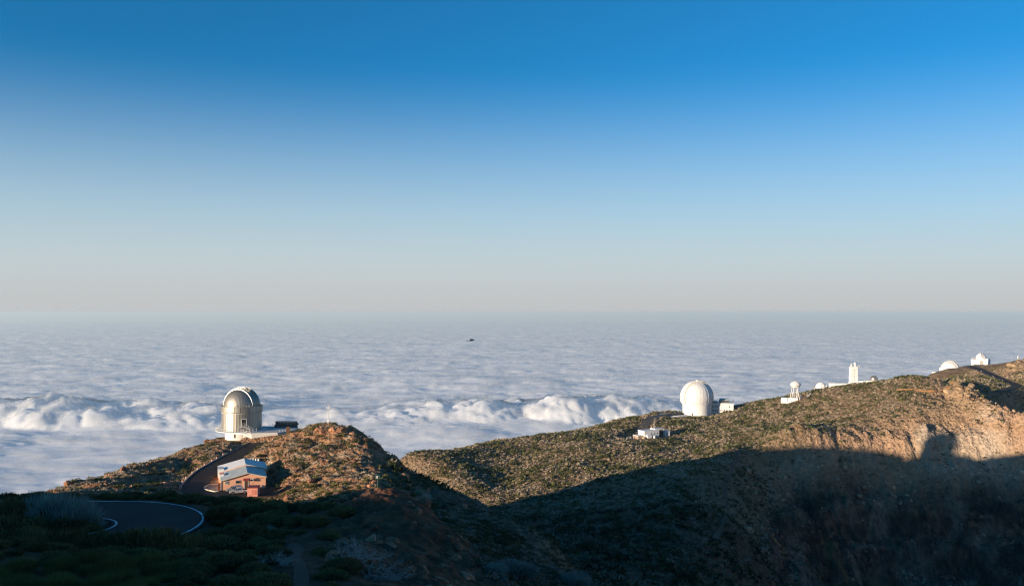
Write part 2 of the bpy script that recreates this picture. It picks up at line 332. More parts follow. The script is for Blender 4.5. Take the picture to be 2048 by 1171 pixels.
# ---------------------------------------------------------------- helpers
def tag(o, label=None, cat=None, group=None, kind=None):
    if label: o['label'] = label
    if cat: o['category'] = cat
    if group: o['group'] = group
    if kind: o['kind'] = kind
    return o
def thing(name, label, cat, loc=(0, 0, 0), rz=0.0, group=None):
    o = bpy.data.objects.new(name, None); COL.objects.link(o)
    o.location = loc; o.rotation_euler = (0, 0, rz); o.empty_display_size = .2
    return tag(o, label, cat, group)
class MB:
    def __init__(s): s.v = []; s.f = []
    def add(s, vs, fs):
        b = len(s.v); s.v += [tuple(v) for v in vs]; s.f += [tuple(i+b for i in f) for f in fs]; return s
    def box(s, x0, x1, y0, y1, z0, z1):
        return s.add([(x0,y0,z0),(x1,y0,z0),(x1,y1,z0),(x0,y1,z0),(x0,y0,z1),(x1,y0,z1),(x1,y1,z1),(x0,y1,z1)],
                     [(0,3,2,1),(4,5,6,7),(0,1,5,4),(1,2,6,5),(2,3,7,6),(3,0,4,7)])
    def prism(s, poly, z0, z1):
        n = len(poly); zz0 = z0 if hasattr(z0, '__len__') else [z0]*n; zz1 = z1 if hasattr(z1, '__len__') else [z1]*n
        vs = [(p[0], p[1], zz0[i]) for i, p in enumerate(poly)]+[(p[0], p[1], zz1[i]) for i, p in enumerate(poly)]
        fs = [tuple(range(n))[::-1], tuple(range(n, 2*n))]+[(i, (i+1) % n, n+(i+1) % n, n+i) for i in range(n)]
        return s.add(vs, fs)
    def sheet(s, poly3, t):
        """polygon in 3D given thickness t downwards"""
        n = len(poly3)
        vs = [tuple(p) for p in poly3]+[(p[0], p[1], p[2]-t) for p in poly3]
        return s.add(vs, [tuple(range(n)), tuple(range(n, 2*n))[::-1]]+[(i, n+i, n+(i+1) % n, (i+1) % n) for i in range(n)])
    def xprism(s, poly, x0, x1):     # polygon in (y, z)
        n = len(poly)
        vs = [(x0, p[0], p[1]) for p in poly]+[(x1, p[0], p[1]) for p in poly]
        return s.add(vs, [tuple(range(n))[::-1], tuple(range(n, 2*n))]+[(i, (i+1) % n, n+(i+1) % n, n+i) for i in range(n)])
    def yprism(s, poly, y0, y1):     # polygon in (x, z)
        n = len(poly)
        vs = [(p[0], y0, p[1]) for p in poly]+[(p[0], y1, p[1]) for p in poly]
        return s.add(vs, [tuple(range(n)), tuple(range(n, 2*n))[::-1]]+[(i, n+i, n+(i+1) % n, (i+1) % n) for i in range(n)])
    def tube(s, p0, p1, r0, r1=None, n=6, caps=True):
        p0 = Vector(p0); p1 = Vector(p1); r1 = r0 if r1 is None else r1
        d = (p1-p0).normalized(); a = d.orthogonal().normalized(); b = d.cross(a)
        vs = []
        for p, r in ((p0, r0), (p1, r1)):
            for i in range(n):
                t = 2*math.pi*i/n; vs.append(p+(a*math.cos(t)+b*math.sin(t))*r)
        fs = [(i, (i+1) % n, n+(i+1) % n, n+i) for i in range(n)]
        if caps: fs += [tuple(range(n))[::-1], tuple(range(n, 2*n))]
        return s.add(vs, fs)
    def lathe(s, prof, n=32, a0=0.0, a1=2*math.pi, cx=0, cy=0, cap=False):
        full = abs(a1-a0-2*math.pi) < 1e-6; m = n if full else n+1
        vs = []
        for i in range(m):
            t = a0+(a1-a0)*i/n
            for r, z in prof: vs.append((cx+r*math.sin(t), cy-r*math.cos(t), z))
        k = len(prof); fs = []
        for i in range(n):
            j = (i+1) % m
            for q in range(k-1): fs.append((i*k+q, j*k+q, j*k+q+1, i*k+q+1))
        if cap: fs.append(tuple(i*k+k-1 for i in range(m)))
        return s.add(vs, fs)
    def plate(s, r0, r1, z0, z1, a0, a1, n=4, cx=0, cy=0):
        """curved plate, closed"""
        vs = []
        for i in range(n+1):
            t = a0+(a1-a0)*i/n; sn, cs = math.sin(t), -math.cos(t)
            vs += [(cx+r0*sn, cy+r0*cs, z0), (cx+r1*sn, cy+r1*cs, z0), (cx+r1*sn, cy+r1*cs, z1), (cx+r0*sn, cy+r0*cs, z1)]
        fs = [(0, 1, 2, 3), (4*n+3, 4*n+2, 4*n+1, 4*n)]
        for i in range(n):
            for q in range(4): fs.append((4*i+q, 4*i+4+q, 4*i+4+(q+1) % 4, 4*i+(q+1) % 4))
        return s.add(vs, fs)
    def arc(s, c, R0, R1, w0, w1, az, t0, t1, n=24):
        """bar that follows a sphere about c in planes parallel to a meridian plane of azimuth az"""
        d = Vector((math.sin(az), -math.cos(az), 0)); p = Vector((math.cos(az), math.sin(az), 0)); up = Vector((0, 0, 1)); c = Vector(c)
        vs = []
        for i in range(n+1):
            t = t0+(t1-t0)*i/n
            for R, w in ((R0, w0), (R1, w0), (R1, w1), (R0, w1)):
                q = math.sqrt(max(R*R-w*w, .01)); vs.append(c+(d*math.cos(t)+up*math.sin(t))*q+p*w)
        fs = [(0, 1, 2, 3), (4*n+3, 4*n+2, 4*n+1, 4*n)]
        for i in range(n):
            for q in range(4): fs.append((4*i+q, 4*i+4+q, 4*i+4+(q+1) % 4, 4*i+(q+1) % 4))
        return s.add(vs, fs)
    def build(s, name, mat, parent=None, smooth=False, loc=None, fix=True):
        me = bpy.data.meshes.new(name); me.from_pydata(s.v, [], s.f)
        if fix:
            bm = bmesh.new(); bm.from_mesh(me); bmesh.ops.recalc_face_normals(bm, faces=bm.faces); bm.to_mesh(me); bm.free()
        if mat: me.materials.append(MAT[mat])
        if smooth:
            me.polygons.foreach_set('use_smooth', [True]*len(me.polygons))
            try: me.set_sharp_from_angle(angle=math.radians(40))
            except Exception: pass
        o = bpy.data.objects.new(name, me); COL.objects.link(o)
        if parent: o.parent = parent
        if loc: o.location = loc
        return o
def copy_obj(o, parent=None, loc=None, rz=None):
    c = o.copy(); COL.objects.link(c)
    if parent is not None: c.parent = parent
    if loc is not None: c.location = loc
    if rz is not None: c.rotation_euler = (0, 0, rz)
    return c
def copy_tree(o, parent=None):
    c = o.copy(); COL.objects.link(c); c.parent = parent
    for ch in list(o.children): copy_tree(ch, c)
    return c
def np_mesh(name, V, Fq, mat, col=None, smooth=False, parent=None):
    """big mesh straight from arrays; Fq is (n, 3) or (n, 4)"""
    me = bpy.data.meshes.new(name); k = Fq.shape[1]; n = len(Fq)
    me.vertices.add(len(V)); me.vertices.foreach_set('co', np.ascontiguousarray(V, dtype=np.float32).ravel())
    me.loops.add(n*k); me.loops.foreach_set('vertex_index', np.ascontiguousarray(Fq, dtype=np.int32).ravel())
    me.polygons.add(n); me.polygons.foreach_set('loop_start', np.arange(0, n*k, k, dtype=np.int32))
    me.polygons.foreach_set('loop_total', np.full(n, k, dtype=np.int32))
    if smooth: me.polygons.foreach_set('use_smooth', np.ones(n, dtype=bool))
    me.update(calc_edges=True)
    if col is not None:
        at = me.color_attributes.new('Col', 'FLOAT_COLOR', 'POINT')
        at.data.foreach_set('color', np.ascontiguousarray(np.concatenate([col, np.ones((len(V), 1))], 1), dtype=np.float32).ravel())
    if mat: me.materials.append(MAT[mat])
    o = bpy.data.objects.new(name, me); COL.objects.link(o)
    if parent: o.parent = parent
    return o
def face_rz(x, y): return math.atan2(-x, y)    # turns local -Y towards the camera's place
def gz(x, y): return float(ground(np.array([float(x)]), np.array([float(y)]))[0])

# ---------------------------------------------------------------- materials
MAT = {}
def mat(name, col, rough=.8, metal=0.0, var=.18, scale=2.0, bump=0.0, bscale=8.0, attr=False, rand=0.0, spec=.3, coat=0.0, stain=None, chunk=0.0):
    m = bpy.data.materials.new(name); m.use_nodes = True; t = m.node_tree; N = t.nodes; L = t.links
    b = N['Principled BSDF']; b.inputs['Roughness'].default_value = rough; b.inputs['Metallic'].default_value = metal
    b.inputs['Specular IOR Level'].default_value = spec
    if coat: b.inputs['Coat Weight'].default_value = coat; b.inputs['Coat Roughness'].default_value = .08
    tc = N.new('ShaderNodeTexCoord')
    if attr:
        a = N.new('ShaderNodeAttribute'); a.attribute_name = 'Col'; base = a.outputs['Color']
    else:
        r = N.new('ShaderNodeRGB'); r.outputs[0].default_value = (*col, 1); base = r.outputs[0]
    if rand:
        oi = N.new('ShaderNodeObjectInfo'); mp = N.new('ShaderNodeMapRange'); mp.inputs['To Min'].default_value = 1-rand; mp.inputs['To Max'].default_value = 1+rand
        L.new(oi.outputs['Random'], mp.inputs['Value'])
        hs = N.new('ShaderNodeHueSaturation'); L.new(mp.outputs[0], hs.inputs['Value']); L.new(base, hs.inputs['Color']); base = hs.outputs['Color']
    if var:
        nz = N.new('ShaderNodeTexNoise'); nz.inputs['Scale'].default_value = scale; nz.inputs['Detail'].default_value = 6; nz.inputs['Roughness'].default_value = .65
        L.new(tc.outputs['Object'], nz.inputs['Vector'])
        mp = N.new('ShaderNodeMapRange'); mp.inputs['From Min'].default_value = .3; mp.inputs['From Max'].default_value = .7
        mp.inputs['To Min'].default_value = 1-var; mp.inputs['To Max'].default_value = 1+var*.6; L.new(nz.outputs['Fac'], mp.inputs['Value'])
        mm = N.new('ShaderNodeVectorMath'); mm.operation = 'SCALE'; L.new(base, mm.inputs[0]); L.new(mp.outputs[0], mm.inputs['Scale']); base = mm.outputs[0]
    if stain:
        # vertical streaks of dirt: colour, strength
        mpg = N.new('ShaderNodeMapping'); mpg.inputs['Scale'].default_value = (1.6, 1.6, .12); L.new(tc.outputs['Object'], mpg.inputs['Vector'])
        n2 = N.new('ShaderNodeTexNoise'); n2.inputs['Scale'].default_value = 1.4; n2.inputs['Detail'].default_value = 5; L.new(mpg.outputs[0], n2.inputs['Vector'])
        m2 = N.new('ShaderNodeMapRange'); m2.inputs['From Min'].default_value = .5; m2.inputs['From Max'].default_value = .75; m2.inputs['To Max'].default_value = stain[1]; L.new(n2.outputs['Fac'], m2.inputs['Value'])
        mxn = N.new('ShaderNodeMix'); mxn.data_type = 'RGBA'; L.new(m2.outputs[0], mxn.inputs['Factor']); L.new(base, mxn.inputs['A']); mxn.inputs['B'].default_value = (*stain[0], 1); base = mxn.outputs['Result']
    L.new(base, b.inputs['Base Color'])
    if bump:
        nb = N.new('ShaderNodeTexNoise'); nb.inputs['Scale'].default_value = bscale; nb.inputs['Detail'].default_value = 8; nb.inputs['Roughness'].default_value = .7
        L.new(tc.outputs['Object'], nb.inputs['Vector'])
        bp = N.new('ShaderNodeBump'); bp.inputs['Strength'].default_value = 1.0; bp.inputs['Distance'].default_value = bump
        hgt = nb.outputs['Fac']
        if chunk:      # angular, broken stone
            vo = N.new('ShaderNodeTexVoronoi'); vo.inputs['Scale'].default_value = chunk; L.new(tc.outputs['Object'], vo.inputs['Vector'])
            v2 = N.new('ShaderNodeTexVoronoi'); v2.inputs['Scale'].default_value = chunk*2.7; L.new(tc.outputs['Object'], v2.inputs['Vector'])
            a1 = N.new('ShaderNodeMath'); a1.operation = 'MULTIPLY_ADD'; a1.inputs[1].default_value = 1.6; L.new(vo.outputs['Distance'], a1.inputs[0]); L.new(nb.outputs['Fac'], a1.inputs[2])
            a2 = N.new('ShaderNodeMath'); a2.operation = 'MULTIPLY_ADD'; a2.inputs[1].default_value = .7; L.new(v2.outputs['Distance'], a2.inputs[0]); L.new(a1.outputs[0], a2.inputs[2]); hgt = a2.outputs[0]
        L.new(hgt, bp.inputs['Height']); L.new(bp.outputs[0], b.inputs['Normal'])
    MAT[name] = m; return m
mat('ground_soil', (.3, .2, .12), .95, var=.4, scale=.35, bump=.9, bscale=.9, attr=True, spec=.1, chunk=.45)
mat('asphalt', (.032, .025, .022), .85, var=.5, scale=.22, bump=.02, bscale=12, spec=.25)
mat('asphalt_pale', (.09, .085, .08), .9, var=.3, scale=.4, spec=.2)
mat('gravel', (.30, .22, .17), .95, var=.35, scale=1.5, bump=.05, bscale=6)
mat('path_dirt', (.13, .085, .06), .95, var=.3, scale=1.2, bump=.05, bscale=5)
mat('path_shade', (.10, .055, .038), .95, var=.3, scale=1.2)  # darker copy of the path dirt for the shaded foreground
mat('path_orange', (.46, .23, .09), .95, var=.25, scale=.4)
mat('line_paint', (.62, .64, .66), .7, var=.25, scale=3)
mat('kerb_concrete', (.33, .30, .27), .9, var=.25)
mat('aluminium', (.42, .395, .345), .5, .7, var=.10, scale=.8, stain=((.46, .40, .31), .35))
mat('aluminium_dull', (.36, .34, .30), .48, .8, var=.14, scale=1.2, stain=((.40, .34, .26), .45))
mat('aluminium_dark', (.27, .28, .28), .40, 1.0, var=.12, scale=1.0)
mat('white_wall', (.70, .69, .67), .75, var=.09, scale=.5, stain=((.42, .38, .33), .45))
mat('white_dome', (.70, .69, .68), .5, var=.08, scale=.3, stain=((.45, .42, .38), .45))
mat('white_trim', (.66, .64, .61), .6, var=.06)
mat('cream_trim', (.62, .55, .44), .7, var=.1)
mat('white_roof', (.80, .77, .74), .6, var=.1, scale=.6)
mat('blue_roof', (.50, .53, .50), .5, .0, var=.12, scale=.7)
mat('orange_wall', (.86, .45, .28), .85, var=.08, scale=.8, stain=((.50, .27, .15), .35))
mat('pink_wall', (.60, .27, .20), .85, var=.08, scale=1)
mat('red_roof', (.30, .06, .05), .7, var=.15)
mat('brown_wood', (.10, .055, .03), .7, var=.2, scale=3)
mat('rust', (.16, .085, .055), .9, var=.35, scale=2.5)
mat('dark_glass', (.02, .028, .035), .08, var=0, spec=.8)
mat('window_dark', (.03, .032, .035), .25, var=0, spec=.6)
mat('dark_recess', (.03, .03, .03), .9, var=.1)
mat('stone_dark', (.10, .095, .09), .95, var=.4, scale=2.5, bump=.08, bscale=3)
mat('stone_tan', (.34, .27, .19), .95, var=.35, scale=1.6, bump=.08, bscale=2)
mat('concrete', (.58, .56, .53), .9, var=.18, scale=.5, bump=.01, stain=((.45, .42, .38), .3))
mat('paving', (.26, .22, .19), .9, var=.25, scale=1.2)
mat('steel_grey', (.42, .42, .41), .45, .8, var=.1)
mat('post_white', (.72, .68, .64), .7, var=.12)
mat('post_red', (.42, .09, .06), .7, var=.15)
mat('post_green', (.045, .11, .085), .5, var=.15)
mat('yellow_paint', (.55, .42, .08), .6, var=.15)
mat('car_silver', (.62, .63, .65), .28, .55, var=.03, coat=.5)
mat('car_grey', (.42, .44, .47), .28, .55, var=.03, coat=.5)
mat('rubber', (.02, .02, .02), .85, var=.1)
mat('rim_metal', (.5, .5, .5), .35, .9, var=.05)
mat('lamp_glass', (.75, .75, .72), .15, var=0, spec=.8)
mat('lamp_red', (.35, .02, .015), .2, var=0)
mat('glass_tank', (.33, .40, .39), .3, var=.08)
mat('blue_panel', (.12, .24, .45), .5, var=.1)
mat('bush_dark', (.18, .128, .045), .85, var=.35, scale=1.5, rand=.35, spec=.2)
mat('bush_olive', (.135, .122, .042), .85, var=.35, scale=1.5, rand=.35, spec=.2)
mat('bush_tan', (.30, .235, .155), .9, var=.3, scale=1.5, rand=.25, spec=.1)
mat('bush_silver', (.30, .32, .27), .8, var=.25, scale=1.5, rand=.15, spec=.2)
mat('bush_grass', (.17, .145, .04), .85, var=.3, scale=1.5, rand=.2, spec=.2)
mat('branch_dead', (.42, .37, .33), .85, var=.25, scale=4)
mat('bush_core', (.022, .020, .013), .95, var=.3, scale=2)
mat('scrub', (.2, .2, .1), .9, var=.25, scale=.8, attr=True, spec=.1)
mat('rock_red', (.36, .175, .10), .92, var=.4, scale=.9, bump=.25, bscale=1.6, chunk=1.6, rand=.45, spec=.2)
mat('rock_tan', (.38, .26, .16), .92, var=.35, scale=.5, bump=.25, bscale=1.0, chunk=1.2, rand=.2, spec=.2)
mat('bird_black', (.012, .011, .010), .6, var=.2, scale=6)
def cloud_material(name, alpha=1.0):
    m = bpy.data.materials.new(name); m.use_nodes = True; N = m.node_tree.nodes; L = m.node_tree.links; N.clear()
    d = N.new('ShaderNodeBsdfDiffuse'); d.inputs['Color'].default_value = (.97, .97, .97, 1)
    t = N.new('ShaderNodeBsdfTranslucent'); t.inputs['Color'].default_value = (.97, .97, .97, 1)
    # light wanders inside a cloud: its shading follows the surface only weakly
    g = N.new('ShaderNodeNewGeometry'); sc_ = N.new('ShaderNodeVectorMath'); sc_.operation = 'SCALE'; sc_.inputs['Scale'].default_value = .58; L.new(g.outputs['Normal'], sc_.inputs[0])
    ad = N.new('ShaderNodeVectorMath'); ad.inputs[1].default_value = (-.81*.045, -.58*.045, .42)      # unresolved small puffs show the sun their lit sides
    L.new(sc_.outputs[0], ad.inputs[0]); nm = N.new('ShaderNodeVectorMath'); nm.operation = 'NORMALIZE'; L.new(ad.outputs[0], nm.inputs[0])
    L.new(nm.outputs[0], d.inputs['Normal']); L.new(nm.outputs[0], t.inputs['Normal'])
    mx_ = N.new('ShaderNodeMixShader'); mx_.inputs[0].default_value = .10; o = N.new('ShaderNodeOutputMaterial')
    L.new(d.outputs[0], mx_.inputs[1]); L.new(t.outputs[0], mx_.inputs[2]); out = mx_.outputs[0]
    if alpha < 1:       # ragged veil: thick in places, thin in others
        tc = N.new('ShaderNodeTexCoord'); mp = N.new('ShaderNodeMapping'); mp.inputs['Scale'].default_value = (1/260, 1/200, 1/120); L.new(tc.outputs['Object'], mp.inputs['Vector'])
        nz = N.new('ShaderNodeTexNoise'); nz.inputs['Scale'].default_value = 1.0; nz.inputs['Detail'].default_value = 5; nz.inputs['Roughness'].default_value = .6; L.new(mp.outputs[0], nz.inputs['Vector'])
        mr_ = N.new('ShaderNodeMapRange'); mr_.interpolation_type = 'SMOOTHSTEP'; mr_.inputs['From Min'].default_value = .40; mr_.inputs['From Max'].default_value = .66; mr_.inputs['To Max'].default_value = alpha; L.new(nz.outputs['Fac'], mr_.inputs['Value'])
        tr = N.new('ShaderNodeBsdfTransparent'); m2 = N.new('ShaderNodeMixShader'); L.new(mr_.outputs[0], m2.inputs[0]); L.new(tr.outputs[0], m2.inputs[1]); L.new(out, m2.inputs[2]); out = m2.outputs[0]
    L.new(out, o.inputs['Surface']); MAT[name] = m
cloud_material('cloud'); cloud_material('cloud_veil_low', .55); cloud_material('cloud_veil_top', .36)
# ================================================================ ground sheet
def _cat(*a): return np.unique(np.concatenate(a))
TH = _cat(np.linspace(-3.66, -2.8, 9), np.linspace(-2.8, -.56, 105), np.linspace(-.56, .56, 650), np.linspace(.56, 1.2, 20), np.linspace(1.2, 2.55, 10))
RAD = _cat(np.geomspace(4, 60, 40), np.linspace(60, 135, 160), np.linspace(135, 345, 290), np.linspace(345, 720, 235), np.linspace(720, 1000, 80), np.linspace(1000, 1500, 14))
GT, GR = np.meshgrid(TH, RAD); GXX = GR*np.sin(GT); GYY = GR*np.cos(GT)
GZZ = ground(GXX, GYY)
# horizon table, used to leave out plants nobody could see
_ang = np.maximum.accumulate(GZZ/GR, axis=0)
def visible(x, y, ztop, slack=.006):
    th, _ = _polar(x, y); r = np.hypot(x, y)
    i = np.clip(np.searchsorted(TH, th), 1, len(TH)-1); j = np.clip(np.searchsorted(RAD, r)-3, 0, len(RAD)-1)
    return ztop/r > _ang[j, i]-slack
def land_colour(x, y, z):
    px = CX+F_PX*x/np.maximum(y, 20); py = EYE_Y-F_PX*z/np.maximum(y, 20)
    n1 = .5+.5*fbm(x/26, y/26, 4, 101); n2 = .5+.5*fbm(x/6, y/6, 3, 111); n3 = .5+.5*fbm(x/70, y/70, 3, 121)
    def mixc(c, d, k): return c+(np.array(d)-c)*k[..., None]
    c = np.zeros(x.shape+(3,)); c[:] = (.26, .18, .11)                          # rear hill soil
    c = mixc(c, (.20, .13, .075), sstep(.45, .7, n1)); c = mixc(c, (.38, .29, .19), sstep(.55, .8, n2)*.6)
    # headwall: pale tan above; brown scree below, its shade put into the darker colour
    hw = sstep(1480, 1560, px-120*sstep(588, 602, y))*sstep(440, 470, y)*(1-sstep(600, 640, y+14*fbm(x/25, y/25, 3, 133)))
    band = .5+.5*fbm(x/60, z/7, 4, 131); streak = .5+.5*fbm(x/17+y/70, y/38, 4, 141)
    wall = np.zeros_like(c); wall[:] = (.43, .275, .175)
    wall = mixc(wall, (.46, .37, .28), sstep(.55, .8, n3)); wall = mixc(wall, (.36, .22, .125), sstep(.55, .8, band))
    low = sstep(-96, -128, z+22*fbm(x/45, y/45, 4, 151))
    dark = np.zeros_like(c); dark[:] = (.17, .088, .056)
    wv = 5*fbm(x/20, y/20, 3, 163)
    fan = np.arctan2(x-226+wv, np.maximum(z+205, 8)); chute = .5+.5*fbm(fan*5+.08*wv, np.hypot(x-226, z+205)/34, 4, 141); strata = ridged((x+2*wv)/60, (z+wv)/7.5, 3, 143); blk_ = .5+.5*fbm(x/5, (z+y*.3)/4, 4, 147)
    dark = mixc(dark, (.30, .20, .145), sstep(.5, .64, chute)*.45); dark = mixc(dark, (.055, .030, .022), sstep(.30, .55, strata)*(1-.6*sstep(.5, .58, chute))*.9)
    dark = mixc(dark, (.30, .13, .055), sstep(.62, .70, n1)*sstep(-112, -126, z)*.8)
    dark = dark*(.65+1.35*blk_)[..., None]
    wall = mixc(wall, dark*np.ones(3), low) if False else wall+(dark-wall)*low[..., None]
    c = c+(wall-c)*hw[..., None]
    # crag and spur
    rk = rockiness(x, y)
    far = sstep(500, 640, y)*(1-hw)
    c = mixc(c, (.37, .25, .15), rk*far)
    # hill with the silver dome: rusty ground
    k = sstep(185, 215, y)*(1-sstep(350, 400, y))*(1-sstep(900, 1050, px))
    red = np.zeros_like(c); red[:] = (.33, .185, .105)
    red = mixc(red, (.40, .315, .22), sstep(.5, .72, n2)*.8); red = mixc(red, (.27, .125, .065), sstep(.55, .75, n1))
    c = c+(red-c)*k[..., None]
    # foreground
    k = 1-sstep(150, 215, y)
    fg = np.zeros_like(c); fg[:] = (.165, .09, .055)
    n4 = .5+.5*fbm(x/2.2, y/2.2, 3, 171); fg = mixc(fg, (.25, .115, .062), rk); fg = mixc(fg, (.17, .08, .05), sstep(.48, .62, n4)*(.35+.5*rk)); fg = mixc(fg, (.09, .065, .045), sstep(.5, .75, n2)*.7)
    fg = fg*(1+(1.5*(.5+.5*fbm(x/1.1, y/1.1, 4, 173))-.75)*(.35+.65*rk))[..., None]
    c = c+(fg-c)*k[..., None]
    # valley floor below the rear hill: its shade put into a darker soil colour
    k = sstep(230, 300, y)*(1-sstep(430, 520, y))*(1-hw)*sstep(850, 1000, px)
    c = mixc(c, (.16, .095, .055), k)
    return np.clip(c, .01, .8)
nr, nc = GXX.shape
_idx = np.arange(nr*nc).reshape(nr, nc)
_F = np.stack([_idx[:-1, :-1], _idx[:-1, 1:], _idx[1:, 1:], _idx[1:, :-1]], -1).reshape(-1, 4)
# wind the faces so that their normals look up
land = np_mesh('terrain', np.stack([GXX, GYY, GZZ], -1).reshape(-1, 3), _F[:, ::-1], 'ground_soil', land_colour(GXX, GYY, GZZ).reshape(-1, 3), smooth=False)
tag(land, kind='structure')

# ================================================================ sea of clouds
def billow(x, y, octs, seed, gain=.5):
    s = 0; a = 1.0; n = 0
    for o in range(octs):
        s = s+a*(np.sqrt(pnoise(x, y, seed+o)**2+.006)-.077); n += a; a *= gain; x = x*2.07+7.3; y = y*2.07+3.1
    return s/n
CLOUD_Z = -930.0
_pr = np.random.default_rng(77); PUFFS = []
for _k in range(330):
    _x = _pr.uniform(-4900, 2600); _d = abs(_pr.normal())*420; _r = _pr.uniform(170, 460)*(1-.2*min(_d/600, 1))
    PUFFS.append((_x, 7750+260*math.sin(_x/1500.0)+_d, _r, _r*_pr.uniform(.24, .40)*(.75+.35*math.sin(_x/640.0+1))))
def cloud_h(x, y):
    r = np.hypot(x, y)
    wx = x+260*fbm(x/1900, y/1900, 3, 201); wy = y+260*fbm(x/1900+9, y/1900, 3, 205)
    big = fbm(wx/3600, wy/2600, 3, 211)
    h = 55*big+84*billow(wx/900, wy/600, 6, 221, .52)
    calm = 1-sstep(6600, 7600, r+500*fbm(x/2500, y/2500, 2, 241))       # smooth near sheet
    near = 30*big+46*billow(wx/800, wy/460, 5, 251, .47)+34*fbm(wx/1500, wy/900, 3, 255)
    h = h*(1-calm)+near*calm-70*calm
    # bank of cumulus at the edge of the sheet
    line = 7900+420*fbm(x/2600, .3+x*0, 2, 261)+80*np.sin(x/900)
    d = (y-line)/(330+140*fbm(x/900, y/3000, 2, 265))
    h = h+70*np.exp(-d*d)
    m = (r > 6700) & (r < 9400)
    if np.any(m):
        xm, ym = x[m], y[m]; q = xm+28*fbm(xm/120, ym/120, 3, 291); w_ = ym+28*fbm(xm/120+5, ym/120, 3, 295); top = np.zeros(len(xm))
        for bx, by, br, bh in PUFFS:
            e = 1-((q-bx)**2+(w_-by)**2*1.2)/(br*br); k = e > 0
            top[k] = np.maximum(top[k], bh*np.sqrt(e[k]))
        hm_ = h[m]; top = top*(.8+.95*billow(xm/260, ym/260, 4, 297, .45)); h = h.copy(); h[m] = np.maximum(hm_, hm_*.5+top-20)
    return CLOUD_Z+h
ct = np.linspace(-.66, .66, 560)
dip = np.concatenate([np.linspace(.40, .215, 50), np.linspace(.215, .132, 170)[1:], np.linspace(.132, .104, 130)[1:], np.linspace(.104, .085, 60)[1:], np.linspace(.085, .0094, 230)[1:]])
cr = np.abs(CLOUD_Z)/dip
CT, CR = np.meshgrid(ct, cr); CXX = CR*np.sin(CT); CYY = CR*np.cos(CT)
CZZ = cloud_h(CXX, CYY)
_n2 = CXX.shape; _i2 = np.arange(_n2[0]*_n2[1]).reshape(_n2)
_F2 = np.stack([_i2[:-1, :-1], _i2[:-1, 1:], _i2[1:, 1:], _i2[1:, :-1]], -1).reshape(-1, 4)
sea = np_mesh('cloud_sea', np.stack([CXX, CYY, CZZ], -1).reshape(-1, 3), _F2[:, ::-1], 'cloud', smooth=True)
for _dz, _m in ((12, 'cloud_veil_low'), (26, 'cloud_veil_top')):     # loose upper fringe of the same cloud
    _v = sea.copy(); COL.objects.link(_v); _v.name = 'cloud_veil'; _v.parent = sea; _v.location = (0, 0, _dz); _v.material_slots[0].link = 'OBJECT'; _v.material_slots[0].material = MAT[_m]
tag(sea, 'sea of soft white clouds far below, reaching to the horizon', 'cloud', kind='stuff')

# ================================================================ haze
hz = MB().box(-160000, 160000, -3000, 170000, -600, 30).build('haze', None)
hm = bpy.data.materials.new('haze'); hm.use_nodes = True; hm.node_tree.nodes.clear()
_pv = hm.node_tree.nodes.new('ShaderNodeVolumePrincipled'); _ho = hm.node_tree.nodes.new('ShaderNodeOutputMaterial')
_pv.inputs['Density'].default_value = 3.2e-5; _pv.inputs['Color'].default_value = (.72, .89, 1.0, 1); _pv.inputs['Anisotropy'].default_value = 0.1
hm.node_tree.links.new(_pv.outputs[0], _ho.inputs['Volume']); hz.data.materials.append(hm)
tag(hz, 'thin pale haze in the air', 'haze', kind='stuff')
SC.cycles.volume_max_steps = 32

# ================================================================ roads and paths
def ribbon(name, pl, half, material, lift, nx=6, taper=None, drape=False, kind='structure', off=0.0, parent=None, thick=0.0):
    pl = np.asarray(pl, float); t = np.gradient(pl[:, :2], axis=0); t /= np.linalg.norm(t, axis=1)[:, None]
    nrm = np.stack([t[:, 1], -t[:, 0]], 1)               # to the right of travel
    hw = half*np.ones(len(pl)) if taper is None else half*taper
    us = np.linspace(-1, 1, nx)
    X = pl[:, 0][:, None]+nrm[:, 0][:, None]*(us*hw[:, None]+off); Y = pl[:, 1][:, None]+nrm[:, 1][:, None]*(us*hw[:, None]+off)
    Z = (ground(X, Y) if drape else pl[:, 2][:, None]*np.ones((1, nx)))+lift
    n, m = X.shape; V = np.stack([X, Y, Z], -1).reshape(-1, 3); idx = np.arange(n*m).reshape(n, m)
    F = np.stack([idx[:-1, :-1], idx[:-1, 1:], idx[1:, 1:], idx[1:, :-1]], -1).reshape(-1, 4)
    if thick:
        V2 = V.copy(); V2[:, 2] -= thick; b = n*m
        ring = list(idx[:, 0])+list(idx[-1, 1:])+list(idx[-2::-1, -1])+list(idx[0, -2:0:-1])
        F = np.concatenate([F, np.array([(a, c, c+b, a+b) for a, c in zip(ring, ring[1:]+ring[:1])])]); V = np.concatenate([V, V2])
    o = np_mesh(name, V, F, material, smooth=False, parent=parent)
    if parent is None: tag(o, kind=kind)
    return o
# hairpin in the foreground: one leg comes in from the left, turns, goes out to the left again
def hair_curve(r, z, n=40, far=-95.0):
    cx, cy = HAIR_C; L = [(x, cy+r, z) for x in np.linspace(far, cx, 24)[:-1]]
    L += [(cx+r*math.sin(a), cy+r*math.cos(a), z) for a in np.linspace(0, math.pi, n)]
    L += [(x, cy-r, z) for x in np.linspace(cx, far, 24)[1:]]
    return np.array(L)
road = ribbon('road', hair_curve((HAIR_RI+HAIR_RO)/2, HAIR_Z), (HAIR_RO-HAIR_RI)/2+.35, 'asphalt', 0.0, nx=8)
_w = 1+.6*pnoise(np.arange(86)*.9, np.zeros(86), 5)
ribbon('edge_line', hair_curve(HAIR_RO-.12, HAIR_Z), .11, 'line_paint', .012, nx=2, taper=_w, parent=road)
ribbon('edge_line', hair_curve(HAIR_RI+.12, HAIR_Z), .11, 'line_paint', .012, nx=2, taper=_w, parent=road)
